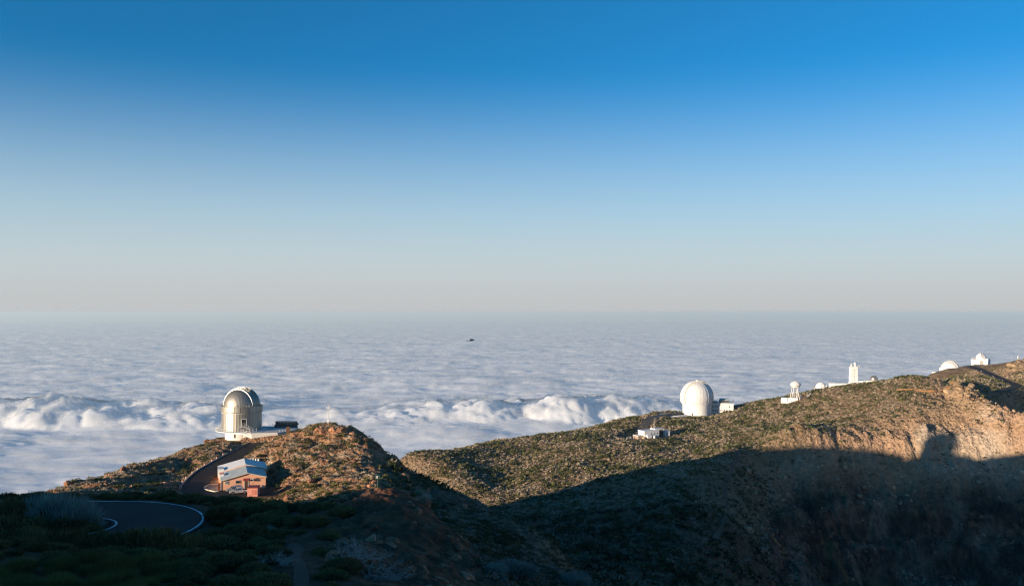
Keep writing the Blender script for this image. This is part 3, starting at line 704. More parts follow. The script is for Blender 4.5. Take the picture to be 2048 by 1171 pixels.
# road up to the silver dome
road2 = ribbon('road', ROAD_UP, 3.5, 'asphalt', .02, nx=6)
ribbon('kerb', ROAD_UP[:int(len(ROAD_UP)*.78)], .13, 'kerb_concrete', .2, nx=2, off=3.75, parent=road2, thick=.3)
# yard in front of the building
def pix_plane(px, py, z): Y = z*F_PX/(EYE_Y-py); return ((px-CX)/F_PX*Y, Y)
yard = MB().sheet([(*bld(*p), PAD_Z) for p in ((-2.8, -8), (-1.0, -.05), (12.3, -.05), (12.3, -11.6), (-.5, -11.6))], .3).build('yard', 'asphalt')
tag(yard, kind='structure')
# roads on the rear hill
rr = ribbon('road', ROAD_REAR, 3.6, 'asphalt_pale', .06, nx=4)
rr2 = ribbon('road', ROAD_RIGHT, 3.4, 'asphalt', .06, nx=4)
ribbon('verge', ROAD_RIGHT, .8, 'path_dirt', .10, nx=2, off=4.3, parent=rr2)
# footpaths
def path(pts, half, material, lift=.1):
    pl = resample(np.array([P(*p) for p in pts]), 2.0); n = len(pl); q = np.linspace(0, 1, n)
    pl[:, 0] += .5*half*pnoise(np.arange(n)*.23, np.zeros(n), 77); w = (1+.45*pnoise(np.arange(n)*.31, np.ones(n)*3.3, 79))*np.minimum(1, np.minimum(q, 1-q)*9+.12)
    return ribbon('footpath', pl, half, material, lift, nx=5, taper=w, drape=True)
path([(608,1180,64),(606,1150,70),(600,1120,77),(592,1090,85),(585,1072,91)], .55, 'path_shade', .03)
path([(1480,905,598),(1465,935,565),(1452,958,540),(1448,975,520),(1456,995,495),(1461,1015,470),(1455,1035,450),(1440,1055,425),(1420,1070,405),(1395,1090,380)], 1.0, 'path_dirt', .25)
path([(1790,806,660),(1840,806,655),(1870,801,652),(1895,790,655),(1905,784,656)], 1.1, 'path_orange', .3)
path([(1885,765,765),(1905,771,740),(1922,775,722)], 2.6, 'path_orange', .3)
path([(1590,868,625),(1630,846,640),(1690,822,655)], .5, 'path_orange', .2)
path([(960,905,630),(1020,893,645),(1080,880,665),(1150,864,690)], 1.6, 'path_dirt', .25)
# ================================================================ silver dome observatory on the left hill
PI = math.pi
def railing(mb, pts, h=1.0, r=.035, rails=(1.0, .5), post_every=1):
    for i, p in enumerate(pts):
        if i % post_every == 0: mb.tube(p, (p[0], p[1], p[2]+h), r, n=5)
    for a, b in zip(pts[:-1], pts[1:]):
        for k in rails: mb.tube((a[0], a[1], a[2]+h*k), (b[0], b[1], b[2]+h*k), r*.8, n=4)
def silver_observatory():
    x, y = NOT_C; t = thing('telescope_dome', 'tall silver metal telescope dome on a white base, on the left hill', 'observatory', (x, y, TERR_Z), face_rz(x, y))
    R = 7.0
    MB().lathe([(5.75, -7.0), (5.75, -.35), (5.9, -.35), (5.9, -.25)], 48).build('base_wall', 'white_wall', t, True)
    d = MB().box(-.25, .25, -5.82, -5.6, -2.4, -1.0).build('base_window', 'window_dark', t); d.rotation_euler.z = -.42
    MB().lathe([(5.8, -.24), (9.0, -.24), (9.0, .0), (R-.2, .0)], 64).build('catwalk', 'white_trim', t)
    rl = MB(); pts = [(8.9*math.sin(a), -8.9*math.cos(a), 0) for a in np.linspace(-PI*1.35, .30, 40)]; railing(rl, pts, 1.05, .045)
    rl.build('railing', 'white_trim', t)
    # ribbed drum
    n = 132; prof = []; mb = MB(); vs = []; fs = []
    for i in range(n):
        a = 2*PI*i/n; rr = R+(.03 if i % 3 == 0 else 0)
        for z in (-.2, .25, 3.3, 6.35): vs.append((rr*math.sin(a), -rr*math.cos(a), z))
    for i in range(n):
        j = (i+1) % n
        for q in range(3): fs.append((4*i+q, 4*j+q, 4*j+q+1, 4*i+q+1))
    mb.add(vs, fs).build('drum', 'aluminium_dull', t)
    MB().lathe([(R-.1, 6.3), (R+.12, 6.3), (R+.12, 6.45), (R-.1, 6.45)], 64).build('drum_rim', 'cream_trim', t)
    # rotating ring of panels
    MB().lathe([(R+.02, 6.46), (R+.02, 8.49)], 64).build('ring_core', 'dark_recess', t)
    cuts = [-70, -45, -20.6, -4.3, 20, 45, 62, 80, 105, 130, 155, 180, 205, 230, 255, 272, 290]
    for k, (a0, a1) in enumerate(zip(cuts[:-1], cuts[1:])):
        MB().plate(R, R+.30, 6.62, 8.5, math.radians(a0+.55), math.radians(a1-.55), 6).build('ring_panel', 'aluminium' if k % 3 else 'aluminium_dull', t, True)
    MB().lathe([(R+.42, 8.5), (R+.42, 8.62), (6.2, 8.62)], 64).build('ring_ledge', 'aluminium_dull', t)
    # dome with parallel seams, shutter and rims
    Rd = 6.3; c = (0, 0, 8.6); az = math.radians(56)
    MB().lathe([(Rd*math.cos(a), 8.62+Rd*math.sin(a)) for a in np.linspace(0, PI/2-.001, 20)], 72).build('dome_shell', 'aluminium', t, True)
    sm = MB()
    for k in range(76): sm.arc(c, Rd-.02, Rd+.07, -.03, .03, 2*PI*k/76, .02, PI/2-.06, 16)
    sm.build('dome_seams', 'aluminium_dull', t)
    for s, (t0, t1) in enumerate(((.02, PI*.5-.005), (PI*.5+.005, PI-.02))):
        sh = MB().arc(c, Rd+.05, Rd+.30, -2.25, 2.25, az, t0, t1, 20).build('shutter', 'aluminium_dark', t)
        ss = MB()
        for w in (-1.5, -.75, 0, .75, 1.5): ss.arc(c, Rd+.28, Rd+.36, w-.03, w+.03, az, t0+.01, t1-.01, 20)
        ss.build('shutter_seams', 'aluminium_dull', sh)
    for w in (-2.5, 2.26): MB().arc(c, Rd+.0, Rd+.30, w, w+.13, az, .01, PI-.01, 40).build('shutter_rim', 'aluminium_dark', t)
    for k in range(14):
        a = math.radians(-15+k*9.2); MB().tube((Rd*math.sin(a), -Rd*math.cos(a), 9.1), ((R+.1)*math.sin(a), -(R+.1)*math.cos(a), 8.62), .06, n=5).build('dome_bracket', 'cream_trim', t)
    # door, landing and stairs
    a = math.radians(6); dr = MB().box(-.75, .75, -R-.12, -R+.4, 2.0, 4.3).build('door', 'window_dark', t); dr.rotation_euler.z = a
    fr = MB().box(-.95, -.76, -R-.22, -R+.2, 1.95, 4.45).box(.76, .95, -R-.22, -R+.2, 1.95, 4.45).box(-.95, .95, -R-.22, -R+.2, 4.31, 4.5).build('door_frame', 'white_trim', dr)
    MB().box(-1.0, 1.15, -R-1.3, -R+.1, 1.75, 1.93).build('landing', 'white_trim', t)
    st = MB(); n = 10
    for k in range(n): st.box(1.2+k*.27, 1.2+k*.27+.29, -R-1.25, -R-.15, 1.78-k*.19-.05, 1.78-k*.19)
    st.yprism([(1.1, 1.6), (1.1, 1.9), (4.0, -.05), (3.7, -.05)], -R-1.32, -R-1.26); st.build('stairs', 'white_trim', t)
    rl = MB(); railing(rl, [(-.95, -R-1.25, 1.93), (.1, -R-1.25, 1.93), (1.1, -R-1.25, 1.93), (2.4, -R-1.25, .95), (3.9, -R-1.25, -.1)], 1.1, .045)
    railing(rl, [(-.95, -R-.1, 1.93), (-.95, -R-.7, 1.93), (-.95, -R-1.25, 1.93)], 1.1, .045)
    rl.build('stair_railing', 'white_trim', t)
    return t
silver_observatory()
# terrace beside it
def terrace():
    x0, y0 = NOT_C; t = thing('terrace', 'white concrete terrace slab beside the silver dome', 'terrace', (x0, y0, TERR_Z-.05))
    MB().prism([(3.2, -9.0), (6.5, -10.2), (15.2, -8.6), (19.3, -3.4), (18.2, 9.0), (5.0, 9.6), (3.2, 6.3)], -2.6, 0.0).build('slab', 'concrete', t)
    MB().prism([(-1.0, -9.05), (3.0, -9.05), (6.2, -10.2), (4.0, -10.4), (1.0, -9.5)], -.5, -.06).build('ramp_edge', 'white_wall', t)
    rl = MB(); railing(rl, [(2.6, -9.15, -.02), (4.4, -9.7, -.25), (6.3, -10.3, -.5)], .95, .045); rl.build('railing', 'white_trim', t); rl = MB(); railing(rl, [(9.0+k*.9, 8.6+.1*k, 0) for k in range(3)]+[(7.6, 8.6, 0)], .95, .04)
    rl.build('railing', 'white_trim', t)
    for k in range(5): MB().tube((15.6+k*.8, -7.6+k*.95, 0), (15.6+k*.8, -7.6+k*.95, .9), .05, n=5).build('edge_post', 'white_trim', t)
    for px_, py_ in ((4.6, -5.4), (6.6, -4.6)): MB().tube((px_, py_, 0), (px_, py_, .95), .13, n=8).build('bollard', 'cream_trim', t)
    # dark stone shelter with a band of glass
    s = thing('stone_shelter', 'low dark stone shelter with a sloping glass band on the white terrace', 'shelter', (x0+14.6, y0+7.0, TERR_Z-.05))
    MB().prism([(-4.3, -1.4), (4.3, -1.4), (3.5, 1.2), (-3.7, 1.2)], 0, .95).build('stone_wall', 'stone_dark', s)
    MB().box(-3.6, 3.4, -.9, .9, .95, 1.7).build('glass_band', 'dark_glass', s)
    MB().box(-3.95, -3.55, -1.1, 1.0, .96, 1.85).build('end_post', 'stone_dark', s)
    MB().prism([(3.42, -1.1), (4.5, -1.2), (4.2, 1.0), (3.42, 1.0)], .96, [1.85, 1.0, 1.0, 1.85]).build('end_post', 'stone_dark', s)
    MB().box(-4.0, 3.6, -1.15, 1.05, 1.86, 2.05).build('roof_slab', 'stone_dark', s)
    for k in range(6): MB().box(-3.5+k*1.36-.04, -3.5+k*1.36+.04, -.98, -.905, .96, 1.7).build('mullion', 'steel_grey', s)
    # rusty box column and small trailer
    cx, cy = pix_plane(577.5, 875, TERR_Z-1.1); cz = gz(cx, cy)-.3
    r = thing('rusty_column', 'tall rust brown box column at the terrace edge', 'column', (cx, cy, cz), .2)
    MB().box(-.65, .65, -.5, .5, 0, 4.1).build('casing', 'rust', r); b = MB()
    for k in range(6): b.box(-.70, .70, -.55, .55, .3+k*.68, .38+k*.68)
    b.build('band', 'brown_wood', r); MB().box(-.72, .72, -.57, .57, 4.1, 4.22).build('cap', 'rust', r)
    cx, cy = pix_plane(567, 875, TERR_Z-1.1); cz = gz(cx, cy)
    r = thing('trailer', 'small white railed trailer with a yellow edge beside the rusty column', 'trailer', (cx, cy, cz), .25)
    MB().box(-1.1, 1.1, -.8, .8, .45, .62).build('bed', 'dark_recess', r); MB().box(-1.15, 1.15, -.9, -.81, .28, .44).build('yellow_edge', 'yellow_paint', r)
    q = MB(); railing(q, [(-1.05, -.75, .62), (0, -.75, .62), (1.05, -.75, .62), (1.05, .75, .62), (-1.05, .75, .62), (-1.05, -.75, .62)], .8, .05); q.build('side_rail', 'white_trim', r)
    for sx in (-.7, .7):
        w = MB().tube((sx, -.95, .3), (sx, -.72, .3), .3, n=12).build('wheel', 'rubber', r)
terrace()
# red and white marker posts along the road to the dome
def marker_posts():
    spots = []; pl = ROAD_UP; t = np.gradient(pl[:, :2], axis=0); t /= np.linalg.norm(t, axis=1)[:, None]
    nrm = np.stack([t[:, 1], -t[:, 0]], 1)
    for f in (.22, .29, .35, .41, .47, .53, .585, .64, .69, .735, .775): i = int(f*(len(pl)-1)); spots.append(pl[i, :2]+nrm[i]*4.15)
    spots.append(pl[4, :2]-nrm[4]*4.0); spots.append(pl[3, :2]+nrm[3]*4.3)
    proto = None; n = len(spots)
    for k, (x, y) in enumerate(spots):
        z = gz(x, y)-.15
        if proto is None:
            o = proto = thing('marker_post', '', 'post', (x, y, z)); MB().box(-.13, .13, -.09, .09, 0, .78).build('post', 'post_white', o)
            MB().box(-.135, .135, -.095, .095, .785, 1.05).build('red_cap', 'post_red', o); MB().box(-.138, .138, -.098, .098, .38, .52).build('red_band', 'post_red', o)
        else: o = copy_tree(proto); o.location = (x, y, z)
        tag(o, 'short red and white marker post beside the road to the silver dome', 'post', 'marker posts along the dome road')
marker_posts()

# ================================================================ orange building
KB = .969
def orange_building():
    t = thing('orange_building', 'orange service building with grey and white gable roofs below the silver dome', 'building', (BLD_O[0], BLD_O[1], PAD_Z), BLD_A)
    t.scale = (KB, KB, KB)
    W_, D1, D2 = 12.0, 12.6, 24.0; RX = 7.0
    hl, hr_, hc = 2.55, 3.05, 4.3
    MB().yprism([(0, -.6), (W_, -.6), (W_, hr_), (RX, hc), (0, hl)], 0, D1).build('front_wall', 'orange_wall', t)
    MB().yprism([(-.5, -.6), (W_+1.0, -.6), (W_+1.0, hr_+.25), (RX, hc+.38), (-.5, hl+.3)], D1+.01, D2).build('rear_wall', 'orange_wall', t)
    def roof(x0, x1, z0, zc, z1, y0, y1, m, th=.16):
        MB().yprism([(x0, z0), (RX, zc), (RX, zc+th), (x0, z0+th)], y0, y1).build('roof', m, t)
        MB().yprism([(RX+.004, zc), (x1, z1), (x1, z1+th), (RX+.004, zc+th)], y0, y1).build('roof', m, t)
    roof(-.25, W_+.3, hl-.06, hc+.03, hr_-.05, -.35, D1-.02, 'blue_roof')
    MB().yprism([(-.26, hl-.10), (RX, hc-.01), (W_+.31, hr_-.09), (W_+.31, hr_+.13), (RX, hc+.21), (-.26, hl+.12)], -.42, -.355).build('barge_board', 'cream_trim', t)
    roof(-.7, W_+1.25, hl+.22, hc+.42, hr_+.2, D1-.01, D2+.3, 'white_roof')
    sb = MB()
    for k in range(1, 24): sb.yprism([(-.25+k*.3-.02, hl+.10+(k*.3)/(RX+.25)*(hc-hl+.09)), (-.25+k*.3+.02, hl+.10+(k*.3)/(RX+.25)*(hc-hl+.09)), (-.25+k*.3+.02, hl+.118+(k*.3)/(RX+.25)*(hc-hl+.09)), (-.25+k*.3-.02, hl+.118+(k*.3)/(RX+.25)*(hc-hl+.09))], -.3, D1-.03)
    for k in range(1, 17): 
        xx = RX+k*.31; zz = hc+.19-(k*.31)/(W_+.3-RX)*(hc-hr_+.08); sb.yprism([(xx-.02, zz), (xx+.02, zz), (xx+.02, zz+.02), (xx-.02, zz+.02)], -.3, D1-.03)
    sb.build('roof_seams', 'blue_roof', t)
    # small roof terrace on the left
    MB().box(-.45, .9, 6.2, 9.4, 2.0, 3.35).build('terrace_parapet', 'white_wall', t)
    MB().box(-.3, .7, 6.5, 9.1, 3.352, 3.4).build('terrace_floor', 'orange_wall', t)
    MB().box(.95, 1.2, 7.4, 7.7, 3.0, 4.2).build('vent_pipe', 'white_trim', t)
    MB().box(-.75, .9, 13.2, 17.5, 1.2, 3.75).build('side_bay', 'white_wall', t)
    MB().box(-.16, -.02, -.14, .12, -.3, 2.5).build('drain_pipe', 'white_trim', t)
    # openings in the gable
    w = MB().box(1.1, 1.75, -.06, .05, 1.65, 2.3).build('window', 'window_dark', t)
    MB().box(.98, 1.09, -.1, .02, 1.52, 2.43).box(1.76, 1.87, -.1, .02, 1.52, 2.43).box(1.09, 1.76, -.1, .02, 2.31, 2.43).box(1.09, 1.76, -.1, .02, 1.52, 1.64).box(1.39, 1.46, -.09, -.062, 1.65, 2.3).box(1.1, 1.75, -.088, -.064, 1.94, 2.0).build('frame', 'white_trim', w)
    w = MB().box(3.95, 4.95, -.06, .05, 1.75, 2.35).build('window', 'dark_glass', t)
    MB().box(3.8, 3.94, -.1, .02, 1.6, 2.5).box(4.96, 5.1, -.1, .02, 1.6, 2.5).box(3.94, 4.96, -.1, .02, 2.36, 2.5).box(3.94, 4.96, -.1, .02, 1.6, 1.74).build('frame', 'kerb_concrete', w)
    d = MB().box(6.25, 7.15, -.05, .05, 0.02, 2.15).build('door', 'brown_wood', t)
    MB().box(6.08, 6.24, -.09, .02, .02, 2.3).box(7.16, 7.32, -.09, .02, .02, 2.3).build('frame', 'white_trim', d); MB().tube((7.0, -.12, 1.05), (7.0, -.05, 1.05), .04, n=6).build('handle', 'steel_grey', d)
    MB().xprism([(-.001, 2.95), (-1.0, 2.45), (-1.0, 2.35), (-.001, 2.4)], 5.9, 7.55).build('awning', 'red_roof', t)
    a = MB().box(7.75, 8.6, -.6, -.12, 2.15, 2.75).build('air_conditioner', 'white_trim', t); MB().tube((8.1, -.62, 2.45), (8.1, -.605, 2.45), .24, n=14).build('fan_grille', 'window_dark', a)
    MB().box(8.85, 9.1, -.7, -.02, 2.9, 3.0).tube((8.72, -.3, 2.3), (8.72, -.3, 3.1), .05).build('flue', 'steel_grey', t)
    MB().box(8.3, 8.8, -.05, .02, 1.3, 1.42).build('vent', 'brown_wood', t)
    # rear right side, water barrel and green bin stand by it
    MB().box(W_+1.01, W_+1.05, 15, 16.2, .1, 2.2).build('side_door', 'brown_wood', t)
    p = MB()
    p.prism([(-2.9, .6), (-4.3, 3.0), (-4.4, 6.0), (-3.2, 9.2), (-.75, 9.6), (-.75, -1.4), (-1.6, -1.3)], -.02, .10)
    pz = thing('patio', 'small brown tiled patio with a pale kerb at the left of the orange building', 'patio', (BLD_O[0], BLD_O[1], PAD_Z), BLD_A); pz.scale = (KB, KB, KB)
    p.build('slab', 'paving', pz)
    kl = [(-.75, 9.75), (-3.3, 9.35), (-4.55, 6.0), (-4.45, 2.95), (-3.05, .45), (-1.7, -1.5), (-.75, -1.6)]
    k_ = MB()
    for a_, b_ in zip(kl[:-1], kl[1:]):
        v = Vector((b_[0]-a_[0], b_[1]-a_[1], 0)).normalized(); nn = Vector((v.y, -v.x, 0))*.09
        k_.prism([(a_[0]+nn.x, a_[1]+nn.y), (b_[0]+nn.x, b_[1]+nn.y), (b_[0]-nn.x, b_[1]-nn.y), (a_[0]-nn.x, a_[1]-nn.y)], -.1, .2)
    k_.build('kerb', 'cream_trim', pz)
    for i in range(3):
        for j in range(8):
            MB().box(-3.6+i*.95, -3.6+i*.95+.9, .4+j*1.05, .4+j*1.05+1.0, .101, .125).build('tile', 'paving', pz)
orange_building()
def local_b(lx, ly): return bld(lx*KB, ly*KB)
# pink hut
def pink_hut():
    Y = 238.5; x, _, _ = P(497, 1000, Y); z = PAD_Z-.4
    t = thing('pink_hut', 'small pink utility hut with a flat red roof by the parking yard', 'hut', (x, Y, z), .10)
    MB().box(0, 2.6, 0, 3.4, -1.2, 2.55).build('wall', 'pink_wall', t)
    MB().box(-.12, 2.72, -.15, 3.5, 2.551, 2.75).build('roof', 'red_roof', t)
    g = MB().box(1.15, 2.25, -.03, .05, .85, 2.05).build('vent', 'post_red', t)
    s = MB()
    for k in range(7): s.box(1.2, 2.2, -.075, -.031, .92+k*.16, 1.0+k*.16)
    s.build('louvre', 'pink_wall', g)
pink_hut()
# vehicles
def vehicle(name, label, x, y, z, rz, pickup, paint):
    t = thing(name, label, 'pickup' if pickup else 'car', (x, y, z), rz)   # local -x is the nose
    L, w = (4.95, .86) if pickup else (4.5, .87)
    h = L/2
    def hull(prof, ws):      # profile points (x, z) with half widths
        mb = MB(); n = len(prof); vs = [(p[0], -ww, p[1]) for p, ww in zip(prof, ws)]+[(p[0], ww, p[1]) for p, ww in zip(prof, ws)]
        mb.add(vs, [tuple(range(n)), tuple(range(n, 2*n))[::-1]]+[(i, n+i, n+(i+1) % n, (i+1) % n) for i in range(n)]); return mb
    if pickup:
        body = [(-h, .42), (-h-.02, .68), (-h+.12, .86), (-h+1.05, 1.02), (-h+1.3, 1.05), (.75, 1.05), (.76, 1.02), (h-.02, 1.02), (h, .98), (h, .42), (h-.55, .40), (h-.72, .72), (h-1.2, .76), (h-1.5, .40), (-h+1.42, .36), (-h+1.2, .72), (-h+.7, .74), (-h+.42, .40)]
        cab = [(-h+1.18, 1.05), (-h+1.85, 1.66), (-h+2.1, 1.71), (.45, 1.71), (.68, 1.62), (.74, 1.05)]
    else:
        body = [(-h, .42), (-h-.02, .70), (-h+.1, .84), (-h+.95, 1.0), (-h+1.2, 1.04), (h-.25, 1.06), (h, 1.0), (h+.01, .45), (h-.5, .40), (h-.68, .72), (h-1.1, .74), (h-1.35, .40), (-h+1.4, .36), (-h+1.2, .70), (-h+.7, .72), (-h+.45, .40)]
        cab = [(-h+1.05, 1.04), (-h+1.75, 1.58), (-h+2.1, 1.66), (h-.75, 1.66), (h-.4, 1.58), (h-.12, 1.06)]
    hull(body, [w]*len(body)).build('body', paint, t)
    hull(cab, [w-.02, w-.16, w-.18, w-.18, w-.16, w-.02]).build('cabin', paint, t)
    # glazing set just proud of the cabin's sloping sides
    def zc(z0): k = (z0-1.05)/.6; return w-.02-.15*k
    xs = [(-h+1.42, -h+2.05, .12), (-h+2.15, .62 if pickup else .35, 0)] + ([] if pickup else [(.45, 1.5, 0)])
    wn = 0
    for sgn in (-1, 1):
        for (a, b, sl) in xs:
            z0, z1 = 1.10, 1.55
            vs = [(a, sgn*(zc(z0)+.012), z0), (b, sgn*(zc(z0)+.012), z0), (b-.04, sgn*(zc(z1)+.012), z1), (a+(.42 if sl else .03), sgn*(zc(z1)+.012), z1)]
            vs += [(v[0], v[1]-sgn*.03, v[2]) for v in vs]
            MB().add(vs, [(0, 1, 2, 3), (7, 6, 5, 4), (0, 4, 5, 1), (1, 5, 6, 2), (2, 6, 7, 3), (3, 7, 4, 0)]).build('side_window', 'dark_glass', t)
    a0, a1 = cab[0], cab[1]
    MB().add([(a0[0]+.02, -w+.1, a0[1]+.05), (a0[0]+.02, w-.1, a0[1]+.05), (a1[0]-.06, w-.22, a1[1]-.04), (a1[0]-.06, -w+.22, a1[1]-.04), (a0[0]-.04, -w+.1, a0[1]+.06), (a0[0]-.04, w-.1, a0[1]+.06), (a1[0]-.12, w-.22, a1[1]-.03), (a1[0]-.12, -w+.22, a1[1]-.03)],
             [(0, 1, 2, 3), (7, 6, 5, 4), (0, 4, 5, 1), (1, 5, 6, 2), (2, 6, 7, 3), (3, 7, 4, 0)]).build('windscreen', 'dark_glass', t)
    if pickup: MB().box(.95, h-.12, -w+.12, w-.12, .98, 1.035).build('cargo_bed', 'dark_recess', t)
    MB().box(-h-.1, -h+.1, -w+.05, w-.05, .36, .56).build('bumper', 'steel_grey', t); MB().box(h-.08, h+.1, -w+.05, w-.05, .40, .56).build('bumper', 'steel_grey', t)
    MB().box(-h-.04, -h+.02, -.45, .45, .6, .76).build('grille', 'dark_recess', t)
    for sgn in (-1, 1):
        MB().box(-h-.035, -h+.12, sgn*(w-.12)-.14, sgn*(w-.12)+.125, .62, .79).build('headlight', 'lamp_glass', t)
        MB().box(h-.08, h+.025, sgn*(w-.06)-.08, sgn*(w-.06)+.065, .62, .92).build('tail_light', 'lamp_red', t)
        MB().box(-h+1.5, -h+1.66, sgn*(w+.1)-.09, sgn*(w+.1)+.09, 1.08, 1.22).build('mirror', 'dark_recess', t)
        for wx in (-h+.92, h-1.08):
            wh = MB().tube((wx, sgn*(w-.2), .36), (wx, sgn*(w+.015), .36), .36, n=18).build('wheel', 'rubber', t)
            MB().tube((wx, sgn*(w+.0151), .36), (wx, sgn*(w+.03), .36), .21, n=12).build('rim', 'rim_metal', wh)
            MB().tube((wx, sgn*(w+.0301), .36), (wx, sgn*(w+.04), .36), .06, n=8).build('hub_cap', 'steel_grey', wh)
    return t
_px, _py = pix_plane(480.7, 984.5, PAD_Z); vehicle('pickup_truck', 'silver double cab pickup parked in front of the pink hut', _px, _py, PAD_Z, BLD_A, True, 'car_silver')
vehicle('parked_car', 'grey silver estate car parked behind the pickup by the orange wall', _px-1.9, _py+2.5, PAD_Z, BLD_A+.03, False, 'car_grey')
# white plastic chairs
def chairs():
    proto = None
    for k, (lx, ly, rz) in enumerate(((8.6, -1.3, .3), (10.0, -1.2, -.2), (11.1, -1.1, .1))):
        x, y = local_b(lx, ly)
        if proto is None:
            o = proto = thing('chair', '', 'chair', (x, y, PAD_Z), rz)
            MB().box(-.26, .26, -.25, .25, .42, .46).build('seat', 'white_trim', o); MB().box(-.26, .26, .22, .27, .465, .95).build('backrest', 'white_trim', o)
            for sx in (-.23, .23):
                for sy in (-.22, .22): MB().tube((sx, sy, 0), (sx, sy, .42), .03, n=5).build('leg', 'white_trim', o)
                MB().box(sx-.03, sx+.03, -.25, .22, .64, .68).build('armrest', 'white_trim', o)
        else: o = copy_tree(proto); o.location = (x, y, PAD_Z); o.rotation_euler.z = rz
        tag(o, ('white plastic chair nearest the parked vehicles, by the orange wall', 'middle of the three white plastic chairs by the orange wall', 'white plastic chair at the right corner of the orange wall')[k], 'chair', 'chairs by the orange wall')
    x, y = local_b(13.6, 4.5); b = thing('bin', 'green wheeled bin in the shade right of the orange building', 'bin', (x, y, PAD_Z), BLD_A)
    MB().prism([(-.35, -.35), (.35, -.35), (.35, .35), (-.35, .35)], 0, 1.0).build('body', 'post_green', b); MB().box(-.4, .4, -.42, .4, 1.001, 1.08).build('lid', 'post_green', b)
    for sx in (-.3, .3): MB().tube((sx-.05, .42, .12), (sx+.05, .42, .12), .12, n=10).build('wheel', 'rubber', b)
chairs()
# row of shiny tanks behind the roof
def tanks():
    proto = None
    for k in range(8):
        col, row = k % 4, k//4
        px_, Y = 502.5+col*5.2+row*1.5, 281.0-row*2.0
        x = (px_-CX)/F_PX*Y; z = P(0, 918.5, Y)[2]-.55
        if proto is None:
            o = proto = thing('gas_tank', '', 'tank', (x, Y, z))
            MB().lathe([(.36, 0), (.38, .1), (.38, .85), (.28, 1.02), (.08, 1.06)], 14, cap=True).build('shell', 'aluminium', o, True); MB().tube((0, 0, 1.05), (0, 0, 1.2), .07, n=8).build('valve', 'steel_grey', o)
            MB().box(-.5, .5, -.5, .5, -2.0, -.005).build('plinth', 'concrete', o)
        else: o = copy_tree(proto); o.location = (x, Y, z)
        tag(o, 'small shiny metal tank in the double row behind the white roof', 'tank', 'shiny tanks behind the building')
tanks()
# weather mast on the rocky top
def mast():
    Y = 306.0; x, _, z = P(657.5, 863, Y); z = gz(x, Y)-.3
    t = thing('weather_mast', 'thin white weather mast with instruments on the rocky hilltop', 'mast', (x, Y, z))
    MB().tube((0, 0, 0), (0, 0, 6.9), .10, .06, n=8).build('pole', 'white_trim', t)
    MB().box(-.32, .32, -.3, .2, 1.0, 1.75).build('instrument_box', 'white_trim', t); MB().box(-.35, .1, -.25, -.1, 2.1, 2.3).build('instrument_box', 'white_trim', t)
    MB().tube((-.55, 0, 5.6), (.55, 0, 5.6), .06, n=6).build('cross_arm', 'white_trim', t)
    for sx in (-.5, .0, .45): MB().tube((sx, 0, 5.3), (sx, 0, 6.05), .13, .09, n=8).build('sensor', 'white_trim', t)
    MB().tube((-.04, 0, 6.8), (-.04, 0, 7.5), .05, n=5).build('lightning_rod', 'steel_grey', t)
    g = MB()
    for a in (2.6, .4, -1.3): 
        e = (4.2*math.cos(a), 4.2*math.sin(a)); g.tube((0, 0, 5.0), (e[0], e[1], gz(x+e[0], Y+e[1])-z), .015, n=4)
    g.build('guy_wires', 'steel_grey', t)
mast()
def green_post():
    Y = 109.5; x, _, _ = P(757, 985, Y); z = gz(x, Y)-.3
    t = thing('green_post', 'slim green post with a small box on top, on the dark foreground rocks', 'post', (x, Y, z), .3)
    MB().tube((0, 0, 0), (0, 0, 2.1), .05, n=8).build('pole', 'post_green', t)
    b = MB().box(-.26, .22, -.14, .16, 1.72, 2.12).build('box', 'post_green', t); MB().box(-.28, .24, -.16, .18, 2.121, 2.16).build('lid', 'post_green', b); MB().box(-.235, -.02, -.165, -.141, 1.78, 2.06).build('label_plate', 'post_white', b)
green_post()

